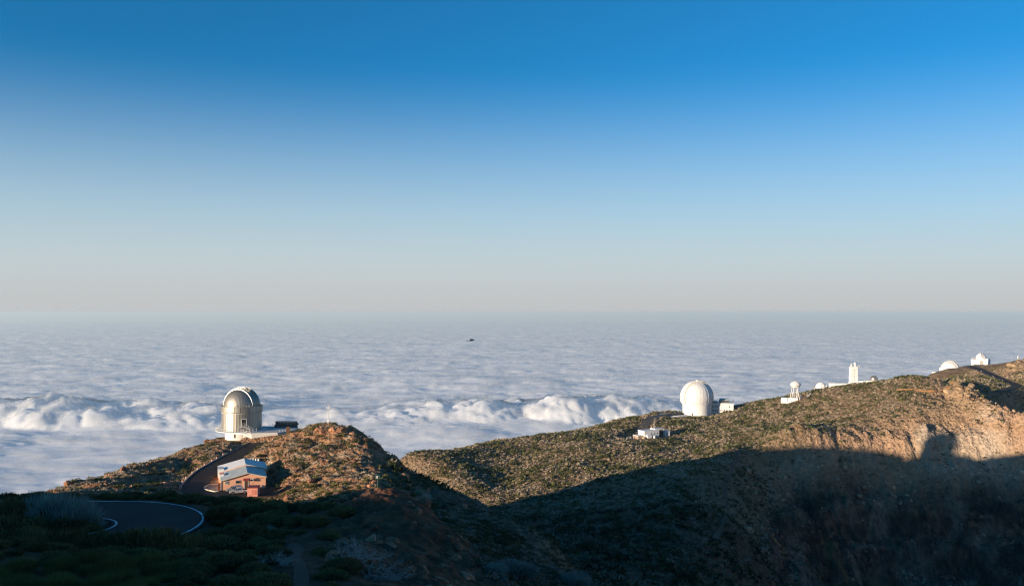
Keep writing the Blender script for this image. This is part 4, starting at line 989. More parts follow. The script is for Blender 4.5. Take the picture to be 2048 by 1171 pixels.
# ================================================================ big white dome on the rear hill
def white_observatory():
    x, y = WHT_C; t = thing('white_telescope_dome', 'largest white telescope dome with a windowed annex on the rear hill', 'observatory', (x, y, WHT_Z), face_rz(x, y)); t.scale = (1, 1, 1)
    R, RD, zc = 11.75, 12.9, 14.3
    MB().lathe([(R, -5), (R, 8.55)], 72).build('drum', 'white_wall', t, True)
    for z in (1.6, 3.2, 4.8, 6.4): MB().lathe([(R, z), (R+.10, z), (R+.10, z+.22), (R, z+.22)], 72).build('drum_band', 'white_wall', t)
    MB().lathe([(R-.2, 8.56), (R+.45, 8.56), (R+.45, 9.1), (R-.5, 9.1)], 72).build('ring_ledge', 'white_trim', t)
    bl = MB()
    for k in range(26):
        a = math.radians(-90+k*7.2); bl.tube(((R+.3)*math.sin(a), -(R+.3)*math.cos(a), 9.11), ((R+.3)*math.sin(a), -(R+.3)*math.cos(a), 9.7), .14, n=6)
    bl.build('ledge_posts', 'white_trim', t)
    a0 = -math.asin((zc-8.9)/RD)
    MB().lathe([(RD*math.cos(a), zc+RD*math.sin(a)) for a in np.linspace(a0, PI/2-.001, 28)], 80).build('dome_shell', 'white_dome', t, True)
    az = math.radians(-66); c = (0, 0, zc)
    sm = MB()
    for k in range(30):
        aa = 2*PI*k/30; sm.arc(c, RD-.05, RD+.12, -.09, .09, aa, a0+.03, PI/2-.12, 20)
    sm.build('dome_seams', 'white_trim', t)
    sh = MB().arc(c, RD+.1, RD+.55, -3.7, 3.7, az, a0+.02, PI*.62, 34).build('shutter', 'white_dome', t)
    s2 = MB()
    for k in range(9): 
        tt = a0+.2+k*.26; s2.arc(c, RD+.5, RD+.66, -3.6, 3.6, az, tt, tt+.03, 2)
    s2.build('shutter_seams', 'white_dome', sh)
    for w in (-4.3, 3.75): MB().arc(c, RD, RD+.8, w, w+.5, az, a0+.02, PI-a0-.05, 44).build('shutter_rim', 'cream_trim' if w > 0 else 'white_dome', t)
    MB().box(-RD-.75, -RD+.9, -1.6, 1.6, 10.6, 17.6).build('shutter_housing', 'white_trim', t)
    MB().arc(c, RD+.1, RD+1.1, -2.2, 2.2, az+PI, PI*.34, PI*.5, 8).build('top_housing', 'white_trim', t)
    MB().box(-4.3, -3.5, -R-.12, -R+.8, .2, 1.9).build('door', 'brown_wood', t)
    # annex
    an = MB().box(9.5, 29.6, 2.5, 16.5, -6, 9.0).build('annex', 'white_wall', t)
    cols = [12.9, 15.1, 16.8, 19.4, 22.1, 24.2, 26.4]
    for i, cx in enumerate(cols):
        w = MB().box(cx-.45, cx+.45, 2.40, 2.6, 2.75, 3.75).build('window', 'window_dark', an); MB().box(cx-.6, cx+.6, 2.3, 2.48, 2.6, 2.74).build('sill', 'white_trim', w)
        if i < 3 or i == 6:
            w = MB().box(cx-.45, cx+.45, 2.40, 2.6, 5.9, 6.9).build('window', 'window_dark', an); MB().box(cx-.6, cx+.6, 2.3, 2.48, 5.75, 5.89).build('sill', 'white_trim', w)
    MB().box(9.4, 29.8, 2.35, 2.48, 8.5, 9.35).box(29.62, 29.8, 2.5, 16.6, 8.5, 9.35).build('parapet', 'white_trim', t)
    MB().box(12.3, 16.6, 3.6, 9, 9.01, 10.6).build('roof_plant', 'aluminium_dark', t)
    MB().prism([(10.6, 3.0), (14.0, 3.0), (14.0, 5.0), (10.6, 5.0)], 9.02, 9.9).build('roof_plant', 'kerb_concrete', t)
    MB().box(18.0, 26.4, 5.0, 12.0, 9.01, 11.4).build('roof_room', 'aluminium_dark', t)
    MB().xprism([(5.0+7.0*(.5-.5*math.cos(a)), 11.41+1.4*math.sin(a)) for a in np.linspace(0, PI, 12)], 18.4, 26.0).build('vaulted_roof', 'glass_tank', t)
    rl = MB(); railing(rl, [(12.0+k*1.76, 2.7, 9.3) for k in range(11)], 2.4, .05, (1.0, .66, .33)); railing(rl, [(29.6, 2.7+k*2, 9.3) for k in range(7)], 2.4, .05, (1.0, .66, .33)); rl.build('roof_railing', 'steel_grey', t)
    at = MB()
    for cx, h in ((11.4, 7.0), (20.5, 4.6), (22.3, 4.2), (25.9, 5.2), (27.6, 3.2)): at.tube((cx, 8, 9.0), (cx, 8, 9+h), .06, n=5)
    at.build('antenna', 'steel_grey', t)
    # round pale apron in front
    ap = thing('apron', 'pale circular concrete apron left of the largest white dome', 'apron', (x, y, WHT_Z-.25))
    MB().prism([(-20+12.5*math.cos(a)*1.0, -6+13.5*math.sin(a)) for a in np.linspace(0, 2*PI, 40)[:-1]], -1.2, .33).build('slab', 'concrete', ap)
    MB().lathe([(9.2, .34), (9.2, .62), (8.6, .62), (8.6, .34)], 40, cx=-19.5, cy=-6).build('kerb', 'white_wall', ap)
white_observatory()
# cluster of white low huts below it
def low_station():
    Y = 655.0; x, _, z = P(1288, 873, Y); z = gz(x+4, Y+3)
    t = thing('white_station', 'low white flat roofed station building below the largest dome', 'building', (x, Y, z), .42)
    k = .362
    MB().box(0, 12.5, 0, 8.5, -.6, 4.4).build('main_block', 'white_wall', t)
    MB().box(-.25, 12.75, -.25, 8.75, 4.41, 4.75).build('roof', 'white_roof', t)
    MB().box(-4.5, -.02, 1.0, 8.0, -1.5, 1.3).build('side_block', 'stone_tan', t); MB().box(-4.8, -.03, .8, 8.2, 1.31, 1.55).build('side_roof', 'white_wall', t)
    MB().box(1.2, 4.6, -2.6, -.02, -2.6, 1.9).build('porch', 'white_wall', t)
    MB().box(4.7, 12.3, -1.0, -.02, -2.6, .1).build('plinth', 'stone_tan', t); MB().box(-1.6, 1.15, -2.2, .9, -2.6, .6).build('plinth', 'stone_tan', t)
    MB().box(-.6, .3, -2.28, -2.21, -1.6, .35).build('door', 'window_dark', t)
    for cx in (6.0, 8.6, 11.0): MB().box(cx-.4, cx+.4, -.07, .05, 2.2, 3.0).build('window', 'window_dark', t)
    MB().box(12.8, 18.2, 2.5, 8.8, -1.0, 3.3).build('rear_wing', 'dark_recess', t); MB().box(10.5, 18.6, 2.2, 9.0, 4.8, 5.5).build('wing_roof', 'white_wall', t)  # solid dark box stands for the shaded recess under the wing roof
    MB().tube((12.9, 2.45, -1), (12.9, 2.45, 4.8), .18).tube((17.8, 2.45, -1), (17.8, 2.45, 4.8), .18).build('wing_post', 'white_wall', t)
    MB().tube((11.5, 5.0, 5.5), (11.5, 5.0, 13.0), .14, .08, n=6).build('antenna', 'white_trim', t)
    xx, yy = x+20.4*math.cos(.42)-3.5*math.sin(.42), Y+20.4*math.sin(.42)+3.5*math.cos(.42)
    b = thing('white_shed', 'small white box shed at the right end of the low station', 'shed', (xx, yy, z), .35)
    MB().box(-1.7, 2.6, -1.6, 1.6, -2.0, 3.6).build('wall', 'white_wall', b); MB().box(-1.9, 2.8, -1.8, 1.8, 3.61, 3.85).build('roof', 'white_roof', b); MB().box(-.3, .6, -1.66, -1.58, .2, 2.3).build('door', 'kerb_concrete', b)
    xx, yy = x+5.8*math.cos(.42)+4.2*math.sin(.42), Y+5.8*math.sin(.42)-4.2*math.cos(.42); zz = gz(xx, yy)
    b = thing('water_tank', 'small round white water tank in front of the low station', 'tank', (xx, yy, zz)); MB().lathe([(.9, -.5), (.9, 1.3), (.6, 1.6), (.1, 1.7)], 16, cap=True).build('shell', 'white_wall', b, True); MB().tube((0, 0, 1.7), (0, 0, 1.95), .25, n=8).build('hatch', 'white_trim', b)
    # fence and clutter on the left
    f = thing('yard_fence', 'pale post and rail fence left of the low station', 'fence', (x-8, Y+2, z)); m = MB(); pts = []
    for q in np.linspace(0, 1, 9): 
        fx, fy = -5+9*q, -4+6*math.sin(q*2.2); pts.append((fx, fy, gz(x-8+fx, Y+2+fy)-z))
    railing(m, pts, 1.8, .10); m.build('rail', 'white_trim', f)
low_station()
# open tower telescope
def tripod_tower():
    Y = 712.0; x, _, z = P(1590, 803, Y)
    t = thing('tripod_tower_telescope', 'white open lattice tower with a folded scalloped dome on top', 'telescope', (x, Y, z), face_rz(x, Y)); t.scale = (.956, .956, .956)
    MB().prism([(-7.5, -3.5), (3, -5.5), (8.5, -2.5), (6, 5), (-6, 5)], -3.0, .35).build('foundation', 'white_wall', t)
    legs = [(-4.2, -2.6), (4.2, -2.6), (0, 4.4)]; top = 12.6
    for k, (lx, ly) in enumerate(legs):
        for d in (-.9, .9):
            ang = math.atan2(ly, lx); ox, oy = -math.sin(ang)*d, math.cos(ang)*d
            MB().tube((lx+ox*1.2, ly+oy*1.2, .3), (lx*.42+ox*1.6, ly*.42+oy*1.6, top), .26, .22, n=8).build('leg', 'white_wall', t)
    br = MB()
    for z0, z1 in ((3.0, 7.5), (7.5, 11.5)):
        for k in range(3):
            a, b = legs[k], legs[(k+1) % 3]; f0 = 1-.58*z0/top; f1 = 1-.58*z1/top
            br.tube((a[0]*f0, a[1]*f0, z0), (b[0]*f1, b[1]*f1, z1), .10, n=5); br.tube((b[0]*f0, b[1]*f0, z0), (a[0]*f1, a[1]*f1, z1), .10, n=5)
    br.build('bracing', 'white_trim', t)
    MB().tube((1.2, .5, 0), (1.0, .5, top), .42, n=10).build('lift_shaft', 'white_trim', t)
    MB().lathe([(.5, 12.4), (3.4, 12.4), (3.6, 13.2), (.5, 13.3)], 24).build('platform', 'white_trim', t)
    # folded clam canopy: bulging gores
    for sgn in (-1, 1):
        for k in range(5):
            a0 = .10+k*.30; g = MB(); vs = []; fs = []; n = 10; R = 4.3-.16*k
            for i in range(n+1):
                ph = -PI/2+PI*i/n
                for j in range(4):
                    th = a0+.30*j/3; rr = R*(1+.09*math.sin(PI*j/3))
                    vs.append((sgn*rr*math.cos(th)*math.cos(ph)*.98, rr*math.sin(ph)*.9, 13.2+rr*math.sin(th)*math.cos(ph)*1.0))
            for i in range(n):
                for j in range(3): fs.append((4*i+j, 4*i+4+j, 4*i+5+j, 4*i+1+j))
            g.add(vs, fs).build('canopy_gore', 'white_dome', t, True)
    MB().box(-.9, .9, -.9, .9, 13.3, 17.4).build('telescope_frame', 'steel_grey', t)
    hx = MB().box(-11.5, -6.6, -1.5, 2.5, -1.0, 3.4).build('control_hut', 'white_wall', t); MB().box(-6.62, -6.5, -.9, .2, .3, 2.4).build('door', 'kerb_concrete', hx)
    MB().box(-6.2, 1.8, -3.2, 1.0, .36, 3.5).build('plant_block', 'white_wall', t)
    # white handrail up the slope to its right
    rx, ry, rz_ = P(1613, 800, 708); r = thing('handrail', 'white handrail climbing the slope right of the open tower', 'handrail', (rx, ry, gz(rx, ry))); m = MB(); pts = []
    for q in np.linspace(0, 1, 7):
        qx, qy = 5.5*q, 8*q; pts.append((qx, qy, gz(rx+qx, ry+qy)-gz(rx, ry)))
    railing(m, pts, 1.3, .12); m.build('rail', 'white_wall', r)
tripod_tower()
# small barrel domed hut
def small_dome():
    Y = 745.0; x, _, z = P(1641, 781, Y)
    t = thing('small_white_dome', 'small white hut with a rounded dome roof between the two towers', 'observatory', (x, Y, z), face_rz(x, Y)+.25)
    MB().box(-5.0, 5.0, -3.8, 4.2, -3.0, 2.0).build('base_wall', 'white_wall', t)
    MB().box(-5.3, 5.3, -4.1, 4.5, 2.01, 2.35).build('ledge', 'kerb_concrete', t)
    MB().box(-1.8, .6, -3.88, -3.7, 0, 1.8).build('door', 'window_dark', t)
    segs = 10; R = 4.7
    for k in range(segs):
        a0, a1 = 2*PI*k/segs+.1, 2*PI*(k+1)/segs+.09; pr = [(R, 0), (R*.97, 1.6), (R*.80, 3.2), (R*.45, 4.4), (.3, 4.9)]
        vs = [(r_*math.cos(a), r_*math.sin(a)*.85, 2.36+h_) for a in (a0, a1) for r_, h_ in pr]
        MB().add(vs, [(i, 5+i, 6+i, 1+i) for i in range(4)]).build('dome_segment', 'white_dome', t)
    for k in range(0):
        MB().add([(R*math.cos(a0), -3.4, 2.36+R*.95*math.sin(a0)), (R*math.cos(a1), -3.4, 2.36+R*.95*math.sin(a1)), (R*math.cos(a1), 3.9, 2.36+R*.95*math.sin(a1)), (R*math.cos(a0), 3.9, 2.36+R*.95*math.sin(a0)), (0, -3.4, 2.36), (0, 3.9, 2.36)],
                 [(0, 1, 2, 3), (0, 4, 1), (3, 2, 5), (0, 3, 5, 4), (1, 4, 5, 2)]).build('dome_segment', 'white_dome', t)
    MB().box(2.7, 3.6, -3.9, -3.42, 2.37, 5.0).build('dome_frame', 'white_trim', t)
small_dome()
# solar tower
def solar_tower():
    Y = 722.0; x, _, z = P(1706, 770, Y)
    t = thing('solar_tower', 'slender white square tower with instruments on its roof', 'tower', (x, Y, z), face_rz(x, Y)+.32)
    MB().prism([(-3.4, -2.6), (3.0, -2.6), (3.0, 2.8), (-3.4, 2.8)], -4, [2.2]*4).build('tower_base', 'white_wall', t)
    MB().add([(-3.0, -2.3, 2.21), (2.7, -2.3, 2.21), (2.7, 2.5, 2.21), (-3.0, 2.5, 2.21), (-2.7, -2.1, 14.4), (2.5, -2.1, 14.4), (2.5, 2.2, 14.4), (-2.7, 2.2, 14.4)], [(3, 2, 1, 0), (4, 5, 6, 7), (0, 1, 5, 4), (1, 2, 6, 5), (2, 3, 7, 6), (3, 0, 4, 7)]).build('shaft', 'white_wall', t)
    for z0 in (4.2, 6.6, 9.2, 11.6): MB().box(-.55, .15, -2.36, -2.0, z0, z0+.7).build('window', 'kerb_concrete', t)
    MB().box(-2.95, 2.75, -2.3, 2.4, 14.41, 14.9).build('parapet', 'white_trim', t)
    MB().box(2.2, 4.6, -1.4, 1.4, 14.0, 14.4).build('balcony', 'white_trim', t); q = MB(); railing(q, [(2.8, -1.3, 14.4), (4.5, -1.3, 14.4), (4.5, 1.3, 14.4)], 1.0, .10); q.tube((4.3, 0, 14.4), (4.6, 0, 15.3), .28, n=6); q.build('balcony_rail', 'white_trim', t)
    MB().tube((1.2, 0, 14.9), (1.2, 0, 16.6), .8, n=14).build('turret', 'white_wall', t); MB().lathe([(1.05*math.cos(a), 17.3+1.15*math.sin(a)) for a in np.linspace(-.7, PI/2-.001, 8)], 18, cx=1.2).build('turret_head', 'white_dome', t, True)
    MB().box(-2.2, -1.2, -.6, .6, 14.91, 16.3).tube((-1.7, 0, 16.3), (-1.7, 0, 17.7), .3, .2, n=8).build('roof_instrument', 'white_trim', t)
    b = thing('white_tower_annex', 'long low white building at the foot of the solar tower', 'building', (x, Y, z), face_rz(x, Y)+.1)
    MB().box(-4.5, 9.5, -5.5, -2.9, -4, 1.7).build('front_block', 'white_wall', b); MB().box(3.6, 21.0, -2.85, 5, -3, 3.7).build('main_block', 'white_wall', b)
    MB().box(3.3, 21.3, -3.1, 5.2, 3.71, 4.1).build('roof', 'white_roof', b)
    for cx in (5.0, 7.4, 9.0): MB().box(cx-.4, cx+.4, -5.57, -5.4, .0, .8).build('window', 'kerb_concrete', b)
    MB().box(-18.5, -4.6, -2, 3, -4, 1.3).build('west_wing', 'white_wall', b); MB().box(-18.8, -4.61, -2.2, 3.2, 1.31, 1.6).build('wing_roof', 'white_roof', b)
    Yd = 722.0; xd, _, zd = P(1746.5, 757.5, Yd)
    d = thing('small_silver_dome', 'small shiny silver dome at the right end of the low white building', 'dome', (xd, Yd, zd), face_rz(xd, Yd))
    MB().lathe([(2.3, -3.2), (2.3, -1.6), (2.5, -1.6)]+[(2.9*math.cos(a), 2.9*math.sin(a)) for a in np.linspace(-.55, PI/2-.001, 14)], 32).build('shell', 'aluminium_dull', d, True)
    s = MB()
    for k in range(16): s.arc((0, 0, 0), 2.88, 2.94, -.03, .03, k*PI/8, -.4, PI/2-.05, 10)
    s.arc((0, 0, 0), 2.9, 3.05, -.5, .5, math.radians(60), -.4, PI*.6, 14); s.build('seams', 'aluminium_dark', d)
solar_tower()
# half hidden dome
def half_dome():
    Y = 985.0; x, _, z = P(1899.5, 741, Y)
    t = thing('half_hidden_white_dome', 'white telescope dome half hidden behind the hill crest', 'observatory', (x, Y, z), face_rz(x, Y))
    R = 10.4
    MB().lathe([(R*math.cos(a), R*math.sin(a)) for a in np.linspace(-.45, PI/2-.001, 20)], 56).build('dome_shell', 'white_dome', t, True)
    MB().lathe([(9.4, -12), (9.4, -4.6), (9.9, -4.6), (9.9, -4.2)], 48).build('drum', 'white_wall', t)
    for w in (-2.0, 1.6): MB().arc((0, 0, 0), R, R+.45, w, w+.4, math.radians(62), -.3, PI+.3, 40).build('shutter_rim', 'cream_trim', t)
    MB().arc((0, 0, 0), R+.05, R+.3, -1.58, 1.58, math.radians(62), -.3, PI*.75, 30).build('shutter', 'white_dome', t)
    MB().box(-18, -8.5, -3, 6, -10, -1.7).build('annex', 'white_wall', t); MB().box(-18.3, -8.6, -3.3, 6.3, -1.69, -1.3).build('annex_roof', 'white_roof', t)
    MB().box(-11.0, -9.6, -1.0, 1.0, 0, 3.2).build('shutter_housing', 'white_trim', t)
half_dome()
def block_dome():
    Y = 945.0; x, _, z = P(1961, 729.5, Y)
    t = thing('block_white_dome', 'small white dome on a square white block at the far right', 'observatory', (x, Y, z), face_rz(x, Y)-.22); t.scale = (.92, .92, .95)
    MB().box(-9.2, 8.2, -5.5, 6, -4, 5.6).build('block_wall', 'white_wall', t); MB().box(-9.5, 8.5, -5.8, 6.3, 5.61, 6.2).build('roof_edge', 'white_trim', t)
    MB().box(-.3, 3.4, -5.62, -5.4, .4, 5.0).build('door', 'kerb_concrete', t)
    R = 5.5; MB().lathe([(5.2, 6.2), (5.2, 7.4)]+[(R*math.cos(a), 7.6+R*math.sin(a)) for a in np.linspace(-.05, PI/2-.001, 14)], 40).build('dome_shell', 'white_dome', t, True)
    az = math.radians(24)
    MB().arc((0, 0, 7.6), R-.3, R+.12, -.75, .75, az, .1, PI*.6, 18).build('slit', 'kerb_concrete', t)
    for w in (-1.05, .76): MB().arc((0, 0, 7.6), R, R+.35, w, w+.28, az, .05, PI*.65, 20).build('slit_rim', 'white_dome', t)
    q = MB()
    for k in range(6): q.tube((-8.8+k*.9, -5, 6.2), (-8.8+k*.9, -5, 7.6+(k % 2)*.8), .12, n=5)
    q.tube((-8.8, -5, 7.4), (-4.3, -5, 7.4), .1, n=4); q.build('roof_railing', 'cream_trim', t)
    st = MB()
    for k in range(10): st.box(4.0+k*.42, 4.5+k*.42, -7.0, -5.65, 5.2-k*.52, 5.35-k*.52)
    st.build('stairs', 'white_trim', t); MB().box(5.6, 8.4, -5.5, 3, 6.21, 7.3).build('roof_box', 'white_trim', t)
block_dome()
def far_bits():
    Y = 812.0; x, _, z = P(2034, 722, Y); z = P(0, 720.5, Y)[2]-1
    t = thing('white_mast', 'short white mast with a curled head beside the far right crag', 'mast', (x, Y, z))
    MB().tube((0, 0, -1), (0, 0, 4.2), .42, .36, n=8).build('pole', 'white_wall', t); MB().tube((-.1, 0, 4.1), (.75, 0, 5.1), .42, n=8).build('head', 'white_wall', t); MB().tube((.2, 0, 2.0), (.9, 0, 2.9), .35, n=8).build('side_unit', 'cream_trim', t)
    Y = 716.0; x, _, _ = P(1926, 778, Y); z = gz(x, Y)
    t = thing('utility_box', 'small white and blue box at the end of the orange dirt track', 'box', (x, Y, z), .3)
    MB().box(-.95, .95, -.6, .6, 0, 1.5).build('casing', 'blue_panel', t); MB().prism([(-1.0, -.65), (1.0, -.65), (1.0, .65), (-1.0, .65)], 1.501, 1.75).build('lid', 'white_wall', t); MB().box(-.5, .95, -.68, -.602, .2, 1.4).build('panel', 'white_wall', t)
    proto = None
    for k, f in enumerate((.34, .56, .72)):
        i = int(f*(len(ROAD_RIGHT)-1)); tt = ROAD_RIGHT[i+1]-ROAD_RIGHT[i]; tt = tt[:2]/np.hypot(*tt[:2]); x, y = ROAD_RIGHT[i, :2]+np.array([tt[1], -tt[0]])*4.6; z = gz(x, y)-.2
        if proto is None:
            o = proto = thing('road_post', '', 'post', (x, y, z)); MB().box(-.25, .25, -.2, .2, 0, 1.35).build('post', 'rust', o); MB().box(-.26, .26, -.21, .21, 1.36, 1.7).build('cap', 'post_white', o)
        else: o = copy_tree(proto); o.location = (x, y, z)
        tag(o, 'short rusty roadside post on the far right road', 'post', 'posts along the far right road')
    x, _, _ = P(1390, 1030, 470); z = gz(x, 470.)
    t = thing('marker_stone', 'tiny white marker plate among the scrub of the shaded slope', 'marker', (x, 470., z)); MB().box(-.35, .35, -.06, .06, 1.0, 1.6).build('plate', 'white_wall', t); MB().tube((0, .1, -.2), (0, .1, 1.5), .06, n=6).build('stake', 'steel_grey', t)
far_bits()
# black bird gliding over the clouds
def bird():
    x, y, z = P(943.5, 680, 62.0); t = thing('bird', 'black bird gliding with wings spread above the sea of clouds', 'bird', (x, y, z), math.radians(12))
    t.rotation_euler = (math.radians(4), math.radians(-9), math.radians(14)); t.scale = (.85, .85, .85)
    mb = MB(); prof = [(-.26, .012), (-.2, .03), (-.1, .055), (.0, .062), (.08, .05), (.13, .034), (.17, .036), (.205, .026), (.235, .010), (.265, .003)]; n = 10; vs = []; fs = []
    for px_, r in prof:
        for i in range(n): a = 2*PI*i/n; vs.append((px_, r*math.cos(a), r*.9*math.sin(a)+(.012 if px_ > .12 else 0)))
    for k in range(len(prof)-1):
        for i in range(n): fs.append((k*n+i, k*n+(i+1) % n, (k+1)*n+(i+1) % n, (k+1)*n+i))
    fs += [tuple(range(n)), tuple(range(len(prof)*n-n, len(prof)*n))]; mb.add(vs, fs)
    for s in (-1, 1):
        o = [(.10, .03, .02), (.13, .20, .05), (.10, .36, .05), (.02, .52, .02), (-.05, .50, .015), (-.09, .36, .035), (-.10, .2, .035), (-.09, .03, .01)]
        m = len(o); mb.add([(p[0], s*p[1], p[2]+.012) for p in o]+[(p[0], s*p[1], p[2]-.004) for p in o], [tuple(range(m)), tuple(range(m, 2*m))[::-1]]+[(i, m+i, m+(i+1) % m, (i+1) % m) for i in range(m)])
    o = [(-.2, -.025), (-.2, .025), (-.40, .075), (-.42, 0), (-.40, -.075)]; mb.prism(o, -.006, .006)
    mb.build('body', 'bird_black', t)
bird()
# ================================================================ plants and stones
def hit(px, py, y0=62., y1=1000.):
    Y = np.concatenate([np.arange(y0, 350, .4), np.arange(350, y1, 1.2)]); X = (px-CX)/F_PX*Y; Z = ground(X, Y); k = int(np.argmax(Z >= (EYE_Y-py)/F_PX*Y))
    return float(X[k]), float(Y[k]), float(Z[k])
def leaf_cloud(rng, n, lumps, l, w, up=.5, wild=.5, flat=.75):
    """n narrow triangles standing out of a heap of ellipsoid lumps (unit bush: radius 1)"""
    k = rng.integers(0, len(lumps), n); L = np.array(lumps)
    d = rng.normal(size=(n, 3)); d[:, 2] = np.abs(d[:, 2])*1.0-.25; d /= np.linalg.norm(d, axis=1)[:, None]
    p = L[k, :3]+d*L[k, 3:4]*np.array([1, 1, flat])*rng.uniform(.78, 1.04, (n, 1)); p[:, 2] = np.maximum(p[:, 2], .02)
    g = d+np.array([0, 0, up])+rng.normal(size=(n, 3))*wild; g /= np.linalg.norm(g, axis=1)[:, None]
    s = np.cross(g, rng.normal(size=(n, 3))); s /= np.linalg.norm(s, axis=1)[:, None]
    ll = l*rng.uniform(.6, 1.4, (n, 1)); ww = w*rng.uniform(.7, 1.3, (n, 1))
    V = np.stack([p-s*ww/2, p+s*ww/2, p+g*ll], 1).reshape(-1, 3)
    return V, np.arange(3*n).reshape(n, 3)
def dome_core(rng, lumps, flat=.75, f=.86):
    vs = []; fs = []; b = 0; n = 9
    for x, y, z, r in lumps:
        for j in range(4):
            a = j*PI/2/3.4-.15
            for i in range(n): t = 2*PI*i/n; q = r*f*rng.uniform(.9, 1.06); vs.append((x+q*math.cos(a)*math.cos(t), y+q*math.cos(a)*math.sin(t), max(z+q*flat*math.sin(a), -.15)))
        vs.append((x, y, z+r*f*flat))
        for j in range(3):
            for i in range(n): fs += [(b+j*n+i, b+j*n+(i+1) % n, b+(j+1)*n+(i+1) % n), (b+j*n+i, b+(j+1)*n+(i+1) % n, b+(j+1)*n+i)]
        for i in range(n): fs.append((b+3*n+i, b+3*n+(i+1) % n, b+4*n))
        b += 4*n+1
    return np.array(vs), np.array(fs)
def lumps_for(rng, n, spread=.55):
    L = [(0, 0, .12, .62)]
    for _ in range(n): a = rng.uniform(0, 2*PI); q = rng.uniform(.25, spread); L.append((q*math.cos(a), q*math.sin(a), rng.uniform(.0, .28), rng.uniform(.3, .5)))
    return L
def bush_mesh(name, seed, n, l, w, material, up=.5, wild=.5, flat=.8, nl=7, core=True, spread=.6):
    rng = np.random.default_rng(seed); L = lumps_for(rng, nl, spread); V, F = leaf_cloud(rng, n, L, l, w, up, wild, flat)
    if core:
        V2, F2 = dome_core(rng, L, flat); F = np.concatenate([F, F2+len(V)]); V = np.concatenate([V, V2])
    o = np_mesh(name, V, F, material)
    me = o.data
    if core:
        me.materials.append(MAT['bush_core']); mi = np.zeros(len(F), dtype=np.int32); mi[n:] = 1; me.polygons.foreach_set('material_index', mi)
    bpy.data.objects.remove(o); return me
BUSH = {
 'dark': [bush_mesh('bush', 300+i, 5600, .17, .060, 'bush_dark') for i in range(4)],
 'olive': [bush_mesh('bush', 320+i, 4600, .17, .060, 'bush_olive') for i in range(3)],
 'silver': [bush_mesh('silver_bush', 340+i, 5200, .34, .034, 'bush_silver', up=.35, wild=.25, flat=.85) for i in range(2)],
 'grass': [bush_mesh('grass_clump', 350+i, 4200, .55, .018, 'bush_grass', up=1.5, wild=.22, flat=.6, nl=5) for i in range(3)],
 'hill_green': [bush_mesh('hill_bush', 360+i, 420, .26, .15, 'bush_olive', flat=.75) for i in range(4)],
 'hill_tan': [bush_mesh('hill_bush', 370+i, 420, .30, .10, 'bush_tan', flat=.7) for i in range(3)],
}
def put(me, name, label, cat, group, x, y, z, s, rz=None, sz=None):
    o = bpy.data.objects.new(name, me); COL.objects.link(o); o.location = (x, y, z); k = s if sz is None else sz
    o.scale = (s, s*random.uniform(.85, 1.15), k*random.uniform(.9, 1.1)); o.rotation_euler = (0, 0, random.uniform(0, 6.28) if rz is None else rz)
    return tag(o, label, cat, group)
def road_clear(x, y):
    """distance outside the hairpin's asphalt"""
    dx = x-HAIR_C[0]; dy = y-HAIR_C[1]; rr = math.hypot(dx, dy) if dx > 0 else abs(dy)
    return max(HAIR_RI-rr, rr-HAIR_RO)
PATH_FG = resample(np.array([P(608,1180,64), P(606,1150,70), P(600,1120,77), P(592,1090,85), P(585,1072,91)]), 1.0)
def path_clear(x, y): return float(np.min(np.hypot(PATH_FG[:, 0]-x, PATH_FG[:, 1]-y)))
